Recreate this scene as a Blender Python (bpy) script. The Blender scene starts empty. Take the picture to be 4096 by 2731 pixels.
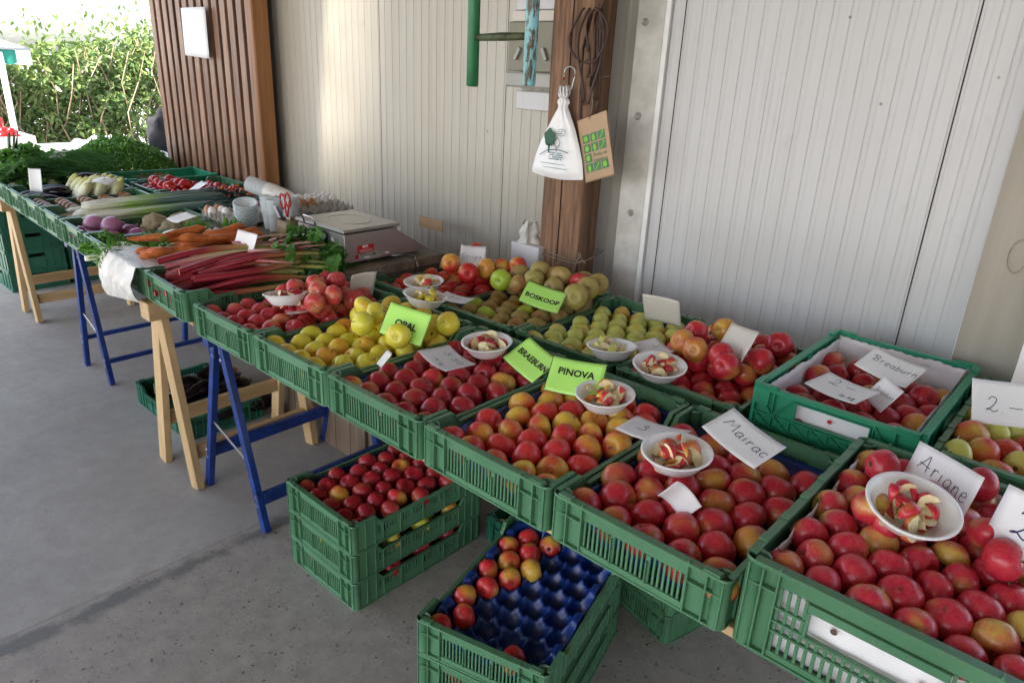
import bpy, bmesh, math, random
from mathutils import Vector, Matrix, Euler, noise
random.seed(7)
SC = bpy.context.scene
COL = SC.collection
R = math.radians
# ------------------------------------------------------------------ camera
cam_d = bpy.data.cameras.new('camera'); cam = bpy.data.objects.new('camera', cam_d); COL.objects.link(cam)
yaw, pitch, roll = -0.72081, 0.36636, 0.04854
cy, sy = math.cos(yaw), math.sin(yaw)
fwd = Vector((sy*math.cos(pitch), cy*math.cos(pitch), -math.sin(pitch)))
rgt = Vector((cy, -sy, 0)); upv = rgt.cross(fwd)
c, s = math.cos(roll), math.sin(roll)
r2 = c*rgt + s*upv; u2 = -s*rgt + c*upv
m = Matrix((r2, u2, -fwd)).transposed().to_4x4(); m.translation = (2.3545, -0.9910, 1.7077)
cam.matrix_world = m
cam_d.sensor_width = 36; cam_d.lens = 24.749; cam_d.clip_start = .05; cam_d.clip_end = 500
SC.camera = cam
# ------------------------------------------------------------------ light
SUN = Vector((-.12, .60, -.79)).normalized()
w = bpy.data.worlds.new('World'); SC.world = w; w.use_nodes = True
nt = w.node_tree; nt.nodes.clear()
sky = nt.nodes.new('ShaderNodeTexSky'); sky.sky_type = 'NISHITA'; sky.sun_disc = False
sky.sun_elevation = math.asin(-SUN.z); sky.sun_rotation = math.atan2(-SUN.x, -SUN.y)
sky.air_density = 1.0; sky.dust_density = 2.5; sky.ozone_density = 1.0
hs = nt.nodes.new('ShaderNodeHueSaturation'); hs.inputs['Saturation'].default_value = .72
bg = nt.nodes.new('ShaderNodeBackground'); bg.inputs['Strength'].default_value = .15
wo = nt.nodes.new('ShaderNodeOutputWorld')
nt.links.new(sky.outputs[0], hs.inputs['Color']); nt.links.new(hs.outputs[0], bg.inputs[0]); nt.links.new(bg.outputs[0], wo.inputs[0])
sd = bpy.data.lights.new('sun', 'SUN'); sd.energy = 5; sd.angle = R(2.2); sd.color = (1, .95, .87)
so = bpy.data.objects.new('sun', sd); COL.objects.link(so); so.rotation_euler = SUN.to_track_quat('-Z', 'Y').to_euler()
SC.view_settings.view_transform = 'Standard'; SC.view_settings.look = 'None'
SC.view_settings.exposure = 2.22; SC.view_settings.gamma = 1
SC.cycles.max_bounces = 10; SC.cycles.diffuse_bounces = 6
SC.cycles.use_denoising = True
# ------------------------------------------------------------------ helpers
def lin(c):
    return tuple((x/255/12.92 if x/255 <= .04045 else ((x/255+.055)/1.055)**2.4) for x in c)
class NT:
    def __init__(s, name):
        s.m = bpy.data.materials.new(name); s.m.use_nodes = True; s.t = s.m.node_tree
        s.b = s.t.nodes['Principled BSDF']
    def n(s, t, **k):
        x = s.t.nodes.new('ShaderNode'+t)
        for a, v in k.items():
            if a.startswith('i_'): x.inputs[a[2:].replace('_', ' ')].default_value = v
            else: setattr(x, a, v)
        return x
    def l(s, a, b): s.t.links.new(a, b)
    def mix(s, f, a, b, mode='MIX'):
        x = s.t.nodes.new('ShaderNodeMix'); x.data_type = 'RGBA'; x.blend_type = mode
        for i, v in ((0, f), (6, a), (7, b)):
            if hasattr(v, 'is_linked') or hasattr(v, 'links'): s.l(v, x.inputs[i])
            else: x.inputs[i].default_value = (*v, 1) if isinstance(v, tuple) and len(v) == 3 else v
        return x.outputs[2]
    def ramp(s, f, p0, p1, c0=(0, 0, 0), c1=(1, 1, 1)):
        x = s.t.nodes.new('ShaderNodeValToRGB'); e = x.color_ramp.elements
        e[0].position = p0; e[1].position = p1; e[0].color = (*c0, 1); e[1].color = (*c1, 1)
        s.l(f, x.inputs[0]); return x.outputs[0]
    def noise(s, vec, scale, detail=4, rough=.6):
        x = s.n('TexNoise'); x.inputs['Scale'].default_value = scale; x.inputs['Detail'].default_value = detail
        x.inputs['Roughness'].default_value = rough
        if vec is not None: s.l(vec, x.inputs['Vector'])
        return x.outputs[0]
    def coord(s, which='Object', scale=None):
        o = s.n('TexCoord').outputs[which]
        if scale:
            mp = s.n('Mapping'); mp.inputs['Scale'].default_value = scale; s.l(o, mp.inputs[0]); o = mp.outputs[0]
        return o
    def pos(s, scale=None):
        o = s.n('NewGeometry').outputs['Position']
        if scale:
            mp = s.n('Mapping'); mp.inputs['Scale'].default_value = scale; s.l(o, mp.inputs[0]); o = mp.outputs[0]
        return o
    def bump(s, h, dist=.002, st=.5):
        x = s.n('Bump'); x.inputs['Distance'].default_value = dist; x.inputs['Strength'].default_value = st
        s.l(h, x.inputs['Height']); s.l(x.outputs[0], s.b.inputs['Normal'])
    def base(s, v):
        if isinstance(v, tuple): s.b.inputs['Base Color'].default_value = (*v, 1)
        else: s.l(v, s.b.inputs['Base Color'])
    def set(s, **k):
        for a, v in k.items(): s.b.inputs[a.replace('_', ' ')].default_value = v
        return s
def plain(name, col, rough=.5, var=.12, scale=8, bump=0, coat=0, metal=0, sss=0):
    t = NT(name); o = t.coord()
    n = t.noise(o, scale, 5)
    dark = tuple(x*(1-var*1.6) for x in col); lite = tuple(min(1, x*(1+var)) for x in col)
    t.base(t.ramp(n, .3, .72, dark, lite)); t.set(Roughness=rough, Metallic=metal, Coat_Weight=coat)
    if bump: t.bump(t.noise(o, scale*12, 4), bump, .6)
    if sss: t.set(Subsurface_Weight=sss, Subsurface_Scale=.01)
    return t.m
# ---- materials
def m_crate(name, col, dirt):
    t = NT(name); o = t.pos()
    n = t.noise(o, 7, 6); n2 = t.noise(t.pos((60, 60, 9)), 3, 4)
    rnd = t.n('ObjectInfo').outputs['Random']
    b = t.mix(t.ramp(n, .35, .75), tuple(x*.86 for x in col), tuple(x*1.12 for x in col))
    b = t.mix(t.ramp(n2, .55, .8), b, dirt)
    b = t.mix(1.0, b, t.ramp(rnd, 0, 1, (.80, .83, .80), (1.12, 1.06, 1.10)), 'MULTIPLY')
    sc_ = t.noise(t.pos((25, 25, 160)), 2.2, 6, .75); b = t.mix(t.ramp(sc_, .62, .70, (0,)*3, (.55,)*3), b, tuple(min(1, q*1.5+.05) for q in col))
    dd_ = t.noise(t.pos((14, 14, 14)), 2.0, 7, .75); b = t.mix(t.ramp(dd_, .56, .70, (0,)*3, (.45,)*3), b, tuple(q*.45+.01 for q in col))
    t.base(b); t.set(Roughness=.36); t.set(Specular_IOR_Level=.5)
    t.l(t.ramp(n, .3, .8, (.3,)*3, (.48,)*3), t.b.inputs['Roughness'])
    t.bump(t.noise(o, 220, 3), .0006, .35)
    return t.m
M = {}
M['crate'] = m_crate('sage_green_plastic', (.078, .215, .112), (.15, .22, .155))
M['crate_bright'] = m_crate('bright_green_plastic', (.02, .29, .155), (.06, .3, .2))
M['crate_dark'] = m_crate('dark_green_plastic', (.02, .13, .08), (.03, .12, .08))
M['tray'] = plain('blue_tray_plastic', (.006, .04, .23), .3, .2, 20)
M['white'] = plain('white_card', (.80, .80, .80), .6, .02, 6)
M['cream'] = plain('cream_card', (.62, .58, .52), .65, .03, 6)
M['lilac'] = plain('shaded_card', (.74, .73, .76), .65, .02, 6)
M['pinkcard'] = plain('pink_card', (.62, .48, .48), .65, .03, 6)
M['lime'] = plain('lime_laminated_card', (.50, .93, .20), .28, .03, 9)
M['black'] = plain('black_ink', (.012, .012, .015), .5, .1)
M['bluink'] = plain('dark_blue_ink', (.02, .025, .10), .5, .1)
M['grayink'] = plain('gray_pencil', (.12, .12, .14), .6, .1)
M['paper'] = plain('white_liner_paper', (.74, .73, .75), .7, .05, 12, bump=.0008)
M['bowl'] = NT('white_bowl_plastic').set(Roughness=.25, Base_Color=(.84, .84, .85, 1)).m
M['flesh'] = plain('apple_flesh', (.84, .74, .46), .4, .1, 60, sss=.15)
M['bluemetal'] = plain('blue_painted_steel', (.008, .036, .20), .38, .3, 14)
M['screw'] = plain('zinc_screw', (.6, .6, .6), .3, .1, 30, metal=1)
M['steel'] = None
def m_wood(name, c0, c1, ax=2, rough=.6, sc=6, crack=False):
    t = NT(name); sl = [14, 14, 14]; sl[ax] = .9
    o = t.coord('Object', tuple(sl)); n = t.noise(o, sc, 7, .65); n2 = t.noise(t.coord('Object', tuple(x*.2 for x in sl)), sc, 3)
    rnd = t.n('NewGeometry').outputs['Random Per Island']
    b = t.ramp(n, .3, .7, c0, c1); b = t.mix(t.ramp(n2, .4, .7), b, tuple(x*.7 for x in c0))
    b = t.mix(t.ramp(rnd, 0, 1, (0,)*3, (.35,)*3), b, tuple(x*.62 for x in c1))
    t.base(b); t.set(Roughness=rough); t.bump(n, .003, .5 if not crack else 1); return t.m
M['pine_x'] = m_wood('pine_x', (.46, .30, .14), (.64, .45, .24), 0, .55, 3)
M['pine_y'] = m_wood('pine_y', (.46, .30, .14), (.64, .45, .24), 1, .55, 3)
M['pine_z'] = m_wood('pine_z', (.50, .33, .15), (.66, .47, .25), 2, .55, 3)
M['darkwood'] = m_wood('old_board_wood', (.13, .09, .06), (.26, .19, .13), 2, .75, 4)
M['counter'] = m_wood('worn_counter_wood', (.15, .125, .1), (.33, .27, .2), 0, .7, 4)
M['slat'] = m_wood('brown_stained_slat', (.13, .05, .025), (.46, .27, .17), 2, .42, 4)
M['post'] = m_wood('orange_brown_post', (.26, .10, .03), (.44, .20, .07), 2, .55, 3)
M['pillar'] = m_wood('rough_hewn_pillar', (.06, .028, .015), (.42, .24, .14), 2, .8, 6, True)
M['void'] = plain('dark_gap', (.012, .008, .007), .9)
def m_wall(name, col, stain):
    t = NT(name); n = t.noise(t.pos((1.5, 1.5, .35)), 2.2, 5); sp = t.n('TexVoronoi'); sp.inputs['Scale'].default_value = 5.5
    t.l(t.pos((1, 1, 1)), sp.inputs['Vector'])
    b = t.mix(t.ramp(n, .35, .75, (0,)*3, (.6,)*3), col, stain)
    b = t.mix(t.ramp(sp.outputs['Distance'], .018, .034, (.8,)*3, (0,)*3), b, (.12, .1, .08))
    st_ = t.noise(t.pos((16, 16, .5)), 2.0, 6, .7); b = t.mix(t.ramp(st_, .56, .78, (0,)*3, (.42,)*3), b, tuple(x*.62 for x in stain))
    b = t.mix(t.ramp(t.noise(t.pos((3, 3, 2)), 2.4, 7, .75), .60, .72, (0,)*3, (.30,)*3), b, tuple(x*.72 for x in stain))
    t.base(b); t.set(Roughness=.33); t.bump(t.noise(t.pos((5, 5, 1.2)), 1.5, 3), .006, .35); return t.m
M['panel'] = m_wall('beige_gray_sheet', (.47, .445, .39), (.40, .36, .29))
M['panel2'] = m_wall('white_gray_sheet', (.57, .575, .59), (.50, .48, .47))
M['concpost'] = plain('whitewashed_concrete', (.60, .59, .56), .8, .16, 9, bump=.002)
M['trim'] = plain('white_trim', (.82, .82, .82), .35, .03)
M['meter'] = plain('olive_gray_plastic', (.20, .19, .13), .4, .06)
M['meter2'] = plain('light_gray_plastic', (.36, .36, .33), .4, .05)
M['darkbox'] = plain('charcoal_plastic', (.045, .045, .05), .4, .1)
M['greenpaint'] = plain('green_ladder_paint', (.015, .17, .06), .4, .25, 12)
M['rung'] = plain('worn_rung', (.07, .09, .04), .6, .5, 40)
def m_peel():
    t = NT('peeling_cyan_paint'); n = t.noise(t.coord('Object', (30, 30, 8)), 2, 6, .7)
    sp = t.n('SeparateXYZ'); t.l(t.coord('Object'), sp.inputs[0])
    b = t.mix(t.ramp(n, .47, .55), (.25, .55, .60), (.10, .07, .04))
    g = t.mix(t.ramp(n, .5, .56), (.03, .12, .05), (.16, .10, .06))
    t.base(t.mix(t.ramp(sp.outputs[0], .488, .492), g, b)); 
    t.base(t.mix(t.ramp(sp.outputs[0], -.012, -.008), g, b)); t.set(Roughness=.5); return t.m
M['peel'] = m_peel()
M['rust'] = plain('rusty_iron', (.09, .05, .04), .7, .35, 30)
M['cord'] = plain('brown_cord', (.07, .035, .028), .5, .2, 30)
M['wire'] = plain('galvanised_wire', (.55, .55, .55), .35, .1, 30, metal=.8)
M['red'] = plain('red_plastic', (.45, .01, .015), .35, .15)
M['kraft'] = plain('kraft_paper', (.47, .32, .20), .7, .06, 10)
M['bagwhite'] = NT('thin_white_plastic').set(Roughness=.35, Base_Color=(.86, .86, .87, 1)).m
M['printgreen'] = plain('dark_green_print', (.01, .09, .045), .5, .05)
M['printblue'] = plain('teal_print', (.04, .17, .24), .5, .05)
M['midgreen'] = plain('mid_green_print', (.07, .20, .09), .6, .05)
M['leafprint'] = plain('light_green_print', (.22, .52, .05), .6, .05)
M['stone'] = plain('stoneware', (.23, .16, .08), .35, .2, 20)
M['twine'] = plain('twine', (.35, .30, .22), .8, .2, 60)
M['pulp'] = plain('gray_paper_pulp', (.42, .40, .37), .85, .12, 40, bump=.001)
M['eggbrown'] = plain('brown_eggshell', (.52, .24, .12), .45, .1, 15)
M['eggwhite'] = plain('white_eggshell', (.82, .79, .77), .4, .03, 15)
M['cardboard'] = plain('cardboard', (.42, .27, .15), .75, .08, 9)
def m_clear():
    t = NT('clear_cup_plastic'); t.set(Roughness=.12, Alpha=.62, Base_Color=(.80, .86, .88, 1)); return t.m
M['clear'] = m_clear()
def m_steel():
    t = NT('brushed_steel'); n = t.noise(t.coord('Object', (4, 90, 90)), 6, 3)
    t.base(t.ramp(n, .3, .7, (.33, .32, .31), (.46, .45, .43))); t.set(Metallic=.8, Roughness=.42); return t.m
M['steel'] = m_steel()
def m_film():
    t = NT('milky_plastic_film'); o = t.coord()
    t.base(t.ramp(t.noise(o, 9, 4), .3, .7, (.62, .60, .56), (.82, .81, .79)))
    t.set(Roughness=.2); t.set(Alpha=.93); t.bump(t.noise(t.coord('Object', (30, 30, 6)), 3, 5), .006, .8); return t.m
M['film'] = m_film()
def m_floor():
    t = NT('concrete_floor'); p = t.pos()
    sp = t.n('SeparateXYZ'); t.l(p, sp.inputs[0])
    wob = t.noise(t.pos((6, 6, 6)), 1.3, 5)
    mr = t.n('Math', operation='MULTIPLY_ADD'); t.l(wob, mr.inputs[0]); mr.inputs[1].default_value = .24; t.l(sp.outputs[0], mr.inputs[2])
    n = t.noise(p, 1.3, 8, .62); n2 = t.noise(p, 14, 8, .7)
    smooth = t.ramp(n, .3, .72, (.27, .265, .258), (.40, .392, .378))
    smooth = t.mix(t.ramp(t.noise(t.pos((1, 3, 1)), 3.5, 8, .72), .58, .74, (0,)*3, (.5,)*3), smooth, (.42, .42, .41))
    smooth = t.mix(t.ramp(n2, .35, .75, (0,)*3, (.35,)*3), smooth, (.17, .165, .16))
    smooth = t.mix(t.ramp(t.noise(t.pos((1.2, 2.6, 1)), 5, 9, .78), .62, .70, (0,)*3, (.5,)*3), smooth, (.12, .115, .11))
    vs = t.n('TexVoronoi', feature='DISTANCE_TO_EDGE'); vs.inputs['Scale'].default_value = .55; t.l(p, vs.inputs['Vector'])
    v = t.n('TexVoronoi'); v.inputs['Scale'].default_value = 75; wv = t.n('TexNoise'); wv.inputs['Scale'].default_value = 26; wv.inputs['Detail'].default_value = 3; t.l(p, wv.inputs['Vector'])
    wsc = t.n('VectorMath', operation='SCALE'); t.l(wv.outputs['Color'], wsc.inputs[0]); wsc.inputs['Scale'].default_value = .035
    wad = t.n('VectorMath', operation='ADD'); t.l(p, wad.inputs[0]); t.l(wsc.outputs[0], wad.inputs[1]); t.l(wad.outputs[0], v.inputs['Vector'])
    v2 = t.n('TexVoronoi'); v2.inputs['Scale'].default_value = 105; t.l(wad.outputs[0], v2.inputs['Vector'])
    big = t.noise(p, 4, 3)
    agg = t.ramp(n2, .3, .7, (.235, .22, .205), (.36, .335, .31))
    sc = t.n('SeparateColor'); t.l(v.outputs['Color'], sc.inputs[0])
    th = t.n('Math', operation='MULTIPLY'); t.l(sc.outputs[0], th.inputs[0]); th.inputs[1].default_value = .40
    lt = t.n('Math', operation='LESS_THAN'); t.l(v.outputs['Distance'], lt.inputs[0]); t.l(th.outputs[0], lt.inputs[1])
    gt = t.n('Math', operation='GREATER_THAN'); t.l(sc.outputs[1], gt.inputs[0]); gt.inputs[1].default_value = .45
    an = t.n('Math', operation='MULTIPLY'); t.l(lt.outputs[0], an.inputs[0]); t.l(gt.outputs[0], an.inputs[1])
    fm_ = t.n('Math', operation='MULTIPLY'); t.l(an.outputs[0], fm_.inputs[0]); t.l(sc.outputs[2], fm_.inputs[1])
    agg = t.mix(fm_.outputs[0], agg, (.05, .05, .065))
    sc2 = t.n('SeparateColor'); t.l(v2.outputs['Color'], sc2.inputs[0])
    lt2 = t.n('Math', operation='LESS_THAN'); t.l(v2.outputs['Distance'], lt2.inputs[0]); lt2.inputs[1].default_value = .24
    gt2 = t.n('Math', operation='GREATER_THAN'); t.l(sc2.outputs[1], gt2.inputs[0]); gt2.inputs[1].default_value = .72
    an2 = t.n('Math', operation='MULTIPLY'); t.l(lt2.outputs[0], an2.inputs[0]); t.l(gt2.outputs[0], an2.inputs[1])
    agg = t.mix(an2.outputs[0], agg, (.40, .36, .31))
    zone = t.ramp(mr.outputs[0], .205, .24)
    b = t.mix(zone, smooth, agg)
    # stained trowel band along the joint
    d = t.n('Math', operation='SUBTRACT'); t.l(sp.outputs[0], d.inputs[0]); d.inputs[1].default_value = .16
    ab = t.n('Math', operation='ABSOLUTE'); t.l(d.outputs[0], ab.inputs[0])
    ad = t.n('Math', operation='MULTIPLY_ADD'); t.l(t.noise(p, 9, 5), ad.inputs[0]); ad.inputs[1].default_value = .16; t.l(ab.outputs[0], ad.inputs[2])
    b = t.mix(t.ramp(ad.outputs[0], .09, .125, (.75,)*3, (0,)*3), b, (.10, .11, .115))
    d2 = t.n('Math', operation='SUBTRACT'); t.l(sp.outputs[0], d2.inputs[0]); d2.inputs[1].default_value = .105
    ab2 = t.n('Math', operation='ABSOLUTE'); t.l(d2.outputs[0], ab2.inputs[0])
    b = t.mix(t.ramp(ab2.outputs[0], .002, .005, (.4,)*3, (0,)*3), b, (.09, .08, .07))
    t.base(b); t.l(t.ramp(n2, .3, .7, (.50,)*3, (.72,)*3), t.b.inputs['Roughness'])
    t.bump(t.noise(p, 60, 6), .002, .35); return t.m
M['floor'] = m_floor()
M['asphalt'] = plain('outdoor_ground', (.26, .25, .235), .9, .15, 4)
# apples: ground colour, blush colour, amount of blush
def m_apple(name, ground, ground2, blush, blush2, amount, russet=0, rough=.34):
    t = NT(name); rnd = t.n('ObjectInfo').outputs['Random']
    off = t.n('VectorMath', operation='SCALE'); off.inputs[0].default_value = (31, 17, 23); t.l(rnd, off.inputs['Scale'])
    ob = t.coord('Object', (26, 26, 26))
    ad = t.n('VectorMath', operation='ADD'); t.l(ob, ad.inputs[0]); t.l(off.outputs[0], ad.inputs[1])
    big = t.noise(ad.outputs[0], .42, 1, .4)
    ob2 = t.coord('Object', (170, 170, 20)); ad2 = t.n('VectorMath', operation='ADD'); t.l(ob2, ad2.inputs[0]); t.l(off.outputs[0], ad2.inputs[1])
    st = t.noise(ad2.outputs[0], .9, 4, .6)
    x = t.n('Math', operation='MULTIPLY_ADD'); t.l(st, x.inputs[0]); x.inputs[1].default_value = .20; t.l(big, x.inputs[2])
    y = t.n('Math', operation='MULTIPLY_ADD'); t.l(rnd, y.inputs[0]); y.inputs[1].default_value = .10; t.l(x.outputs[0], y.inputs[2])
    lo = .88 - amount*.50
    f = t.ramp(y.outputs[0], lo-.07, lo+.11)
    wn = t.n('TexWhiteNoise', noise_dimensions='1D'); t.l(rnd, wn.inputs['W'])
    g = t.mix(wn.outputs['Value'], ground, ground2)
    r = t.mix(t.ramp(st, .35, .68), blush, blush2)
    b = t.mix(f, g, r)
    vo = t.n('TexVoronoi'); vo.inputs['Scale'].default_value = 260; t.l(t.coord(), vo.inputs['Vector'])
    b = t.mix(t.ramp(vo.outputs['Distance'], .10, .2, (.22,)*3, (0,)*3), b, tuple(min(1, q*1.5+.06) for q in ground))
    if russet:
        b = t.mix(t.ramp(t.noise(ad.outputs[0], 3, 6, .7), .35, .6, (0,)*3, (russet,)*3), b, (.30, .19, .06))
    b = t.mix(t.ramp(t.noise(ad2.outputs[0], 2.2, 5, .7), .52, .80, (0,)*3, (.35,)*3), b, tuple(q*.42 for q in blush))
    t.base(b); t.set(Roughness=rough, Coat_Weight=.16, Coat_Roughness=.12, Specular_IOR_Level=.42)
    t.bump(t.noise(ad.outputs[0], 1.1, 3), .0022, .5)
    return t.m
A = {
 'red':   m_apple('apple_dark_red', (.55, .26, .05), (.5, .12, .04), (.38, .008, .022), (.50, .03, .04), .78),
 'pinova': m_apple('apple_orange_red', (.72, .50, .06), (.70, .42, .06), (.55, .010, .028), (.62, .055, .040), .62),
 'mairac': m_apple('apple_mairac', (.60, .38, .06), (.56, .22, .05), (.42, .008, .028), (.52, .035, .042), .74),
 'ariane': m_apple('apple_ariane', (.62, .52, .09), (.58, .34, .08), (.45, .010, .038), (.55, .045, .060), .84),
 'royal': m_apple('apple_royal', (.62, .38, .10), (.60, .26, .12), (.46, .014, .032), (.60, .10, .08), .70),
 'crisp': m_apple('apple_crisp', (.62, .45, .06), (.55, .12, .05), (.48, .006, .014), (.54, .03, .025), .80),
 'opal':  m_apple('apple_yellow', (.76, .62, .05), (.66, .62, .06), (.68, .24, .03), (.70, .36, .04), .26),
 'golden': m_apple('apple_pale_green', (.58, .57, .13), (.50, .56, .13), (.62, .32, .06), (.60, .42, .08), .2),
 'green': m_apple('apple_green', (.34, .48, .03), (.38, .52, .05), (.4, .5, .05), (.4, .5, .05), .1),
 'bosk':  m_apple('apple_russet', (.38, .36, .09), (.40, .30, .09), (.40, .12, .05), (.36, .16, .06), .34, .55, .5),
 'redyel': m_apple('apple_red_yellow', (.56, .52, .08), (.50, .50, .08), (.48, .012, .016), (.62, .09, .03), .66),
 'brae': m_apple('apple_deep_crimson', (.42, .16, .04), (.40, .06, .03), (.30, .006, .018), (.42, .022, .032), .82),
}
M['calyx'] = plain('brown_calyx', (.07, .045, .02), .8, .2, 60)
M['stem'] = plain('apple_stem', (.12, .07, .03), .7, .2, 60)
# ---- mesh builder
class MB:
    def __init__(s): s.b = bmesh.new()
    def box(s, x0, x1, y0, y1, z0, z1, mi=0, mat=None, bev=0):
        co = [(x, y, z) for x in (x0, x1) for y in (y0, y1) for z in (z0, z1)]
        vs = [s.b.verts.new(mat @ Vector(q) if mat else q) for q in co]
        fs = []
        for f in ((0, 1, 3, 2), (4, 6, 7, 5), (0, 4, 5, 1), (2, 3, 7, 6), (0, 2, 6, 4), (1, 5, 7, 3)):
            fa = s.b.faces.new([vs[i] for i in f]); fa.material_index = mi; fs.append(fa)
        if bev:
            es = list({e for f in fs for e in f.edges})
            bmesh.ops.bevel(s.b, geom=es, offset=bev, segments=1, affect='EDGES')
        return s
    def prism(s, pts, t0, t1, plane='xz', mi=0, mat=None):
        # polygon in plane extruded along the third axis
        def P(a, b, t):
            v = {'xz': (a, t, b), 'yz': (t, a, b), 'xy': (a, b, t)}[plane]
            return mat @ Vector(v) if mat else Vector(v)
        n = len(pts); a = [s.b.verts.new(P(*p, t0)) for p in pts]; b = [s.b.verts.new(P(*p, t1)) for p in pts]
        for f in ([a, b[::-1]]): 
            fa = s.b.faces.new(f); fa.material_index = mi
        for i in range(n):
            fa = s.b.faces.new([a[i], b[i], b[(i+1) % n], a[(i+1) % n]]); fa.material_index = mi
        return s
    def tube(s, pts, r, n=8, mi=0, cap=True, flat=1.0):
        pts = [Vector(p) for p in pts]; rings = []
        up = Vector((0, 0, 1))
        for i, p in enumerate(pts):
            d = (pts[min(i+1, len(pts)-1)]-pts[max(i-1, 0)]).normalized()
            a = d.cross(up)
            if a.length < .05: a = d.cross(Vector((1, 0, 0)))
            a.normalize(); bb = a.cross(d)
            rr = r[i] if isinstance(r, (list, tuple)) else r
            rings.append([s.b.verts.new(p+a*math.cos(2*math.pi*k/n)*rr+bb*math.sin(2*math.pi*k/n)*rr*flat) for k in range(n)])
        for i in range(len(rings)-1):
            for k in range(n):
                fa = s.b.faces.new([rings[i][k], rings[i][(k+1) % n], rings[i+1][(k+1) % n], rings[i+1][k]]); fa.material_index = mi; fa.smooth = True
        if cap:
            for q in (rings[0][::-1], rings[-1]):
                fa = s.b.faces.new(q); fa.material_index = mi
        return s
    def lathe(s, prof, n=24, mi=0, c=(0, 0, 0), mat=None):
        rings = []
        for (r, z) in prof:
            ring = []
            for k in range(n):
                a = 2*math.pi*k/n; v = Vector((c[0]+r*math.cos(a), c[1]+r*math.sin(a), c[2]+z))
                ring.append(s.b.verts.new(mat @ v if mat else v))
            rings.append(ring)
        for i in range(len(rings)-1):
            for k in range(n):
                fa = s.b.faces.new([rings[i][k], rings[i][(k+1) % n], rings[i+1][(k+1) % n], rings[i+1][k]]); fa.material_index = mi; fa.smooth = True
        return s
    def quad(s, pts, mi=0, smooth=False):
        fa = s.b.faces.new([s.b.verts.new(p) for p in pts]); fa.material_index = mi; fa.smooth = smooth; return s
    def grid(s, f, nu, nv, mi=0, smooth=True):
        V = [[s.b.verts.new(f(i/nu, j/nv)) for j in range(nv+1)] for i in range(nu+1)]
        for i in range(nu):
            for j in range(nv):
                fa = s.b.faces.new([V[i][j], V[i+1][j], V[i+1][j+1], V[i][j+1]]); fa.material_index = mi; fa.smooth = smooth
        return s
    def mesh(s, name, mats, weld=False, norm=True):
        if weld: bmesh.ops.remove_doubles(s.b, verts=s.b.verts, dist=1e-5)
        if norm: bmesh.ops.recalc_face_normals(s.b, faces=s.b.faces)
        me = bpy.data.meshes.new(name); s.b.to_mesh(me); s.b.free()
        for q in (mats if isinstance(mats, (list, tuple)) else [mats]): me.materials.append(q)
        return me
def link(name, data, parent=None, loc=None, rot=None, mat=None, scale=None):
    o = bpy.data.objects.new(name, data); COL.objects.link(o)
    if parent: o.parent = parent
    if loc is not None: o.location = loc
    if rot is not None: o.rotation_euler = rot
    if scale is not None: o.scale = scale
    if mat is not None: o.matrix_world = mat
    return o
def tag(o, label, cat, group=None, kind=None):
    if label: o['label'] = label
    if cat: o['category'] = cat
    if group: o['group'] = group
    if kind: o['kind'] = kind
    return o
def thing(name, label, cat, loc=(0, 0, 0), rz=0, group=None, rot=None, scale=None):
    o = link(name, None, loc=loc, rot=rot or (0, 0, rz), scale=scale); o.empty_display_size = .05
    return tag(o, label, cat, group)
def structure(name, me): o = link(name, me); o['kind'] = 'structure'; return o
def solid(o, t, off=0):
    md = o.modifiers.new('s', 'SOLIDIFY'); md.thickness = t; md.offset = off; return o
# ------------------------------------------------------------------ setting
structure('ground', MB().grid(lambda u, v: Vector((-150+300*u, -150+300*v, -.012)), 4, 4).mesh('ground', M['asphalt']))
structure('floor', MB().box(-4.05, 7, -6.0, 1.7, -.2, 0).mesh('floor', M['floor']))
# unseen roof; its gap is added to throw a sun patch on the wall
RZ = 3.2; gx0, gx1, gy0, gy1 = -1.34, -.66, -.26, 1.05
rm = MB()
rm.box(-3.9, gx0, -6.0, 1.95, RZ, RZ+.08); rm.box(gx1, 7.1, -6.0, 1.95, RZ, RZ+.08)
rm.box(gx0, gx1, -6.0, gy0, RZ, RZ+.08); rm.box(gx0, gx1, gy1, 1.95, RZ, RZ+.08)
o = link('shed_roof', rm.mesh('shed_roof', plain('roof_board', (.22, .17, .13), .8)))
tag(o, 'flat board roof over the market shed', 'roof')
t = NT('sun_patch_filter'); tr_ = t.n('BsdfTransparent'); tr_.inputs[0].default_value = (.75, .72, .66, 1)  # added unseen sheet: uneven transparency and faded edges shape the sun patch
ms_ = t.n('MixShader'); sp_ = t.n('SeparateXYZ'); t.l(t.n('NewGeometry').outputs['Position'], sp_.inputs[0]); nz_ = t.noise(t.pos((3, 3, 3)), 1.2, 6, .7)
def edge_(ax, a, b, c, d):
    r1 = t.n('MapRange'); r1.inputs[1].default_value = a; r1.inputs[2].default_value = b; t.l(sp_.outputs[ax], r1.inputs[0])
    r2 = t.n('MapRange'); r2.inputs[1].default_value = d; r2.inputs[2].default_value = c; t.l(sp_.outputs[ax], r2.inputs[0])
    m_ = t.n('Math', operation='MULTIPLY'); t.l(r1.outputs[0], m_.inputs[0]); t.l(r2.outputs[0], m_.inputs[1]); return m_.outputs[0]
m1_ = t.n('Math', operation='MULTIPLY'); t.l(edge_(0, gx0, gx0+.10, gx0+.14, gx1), m1_.inputs[0]); t.l(edge_(1, gy0, gy0+.42, gy1+.1, gy1+.3), m1_.inputs[1])
m2_ = t.n('Math', operation='MULTIPLY'); t.l(m1_.outputs[0], m2_.inputs[0]); t.l(t.ramp(nz_, .3, .7, (.22,)*3, (.55,)*3), m2_.inputs[1]); t.l(m2_.outputs[0], ms_.inputs[0])
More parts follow.
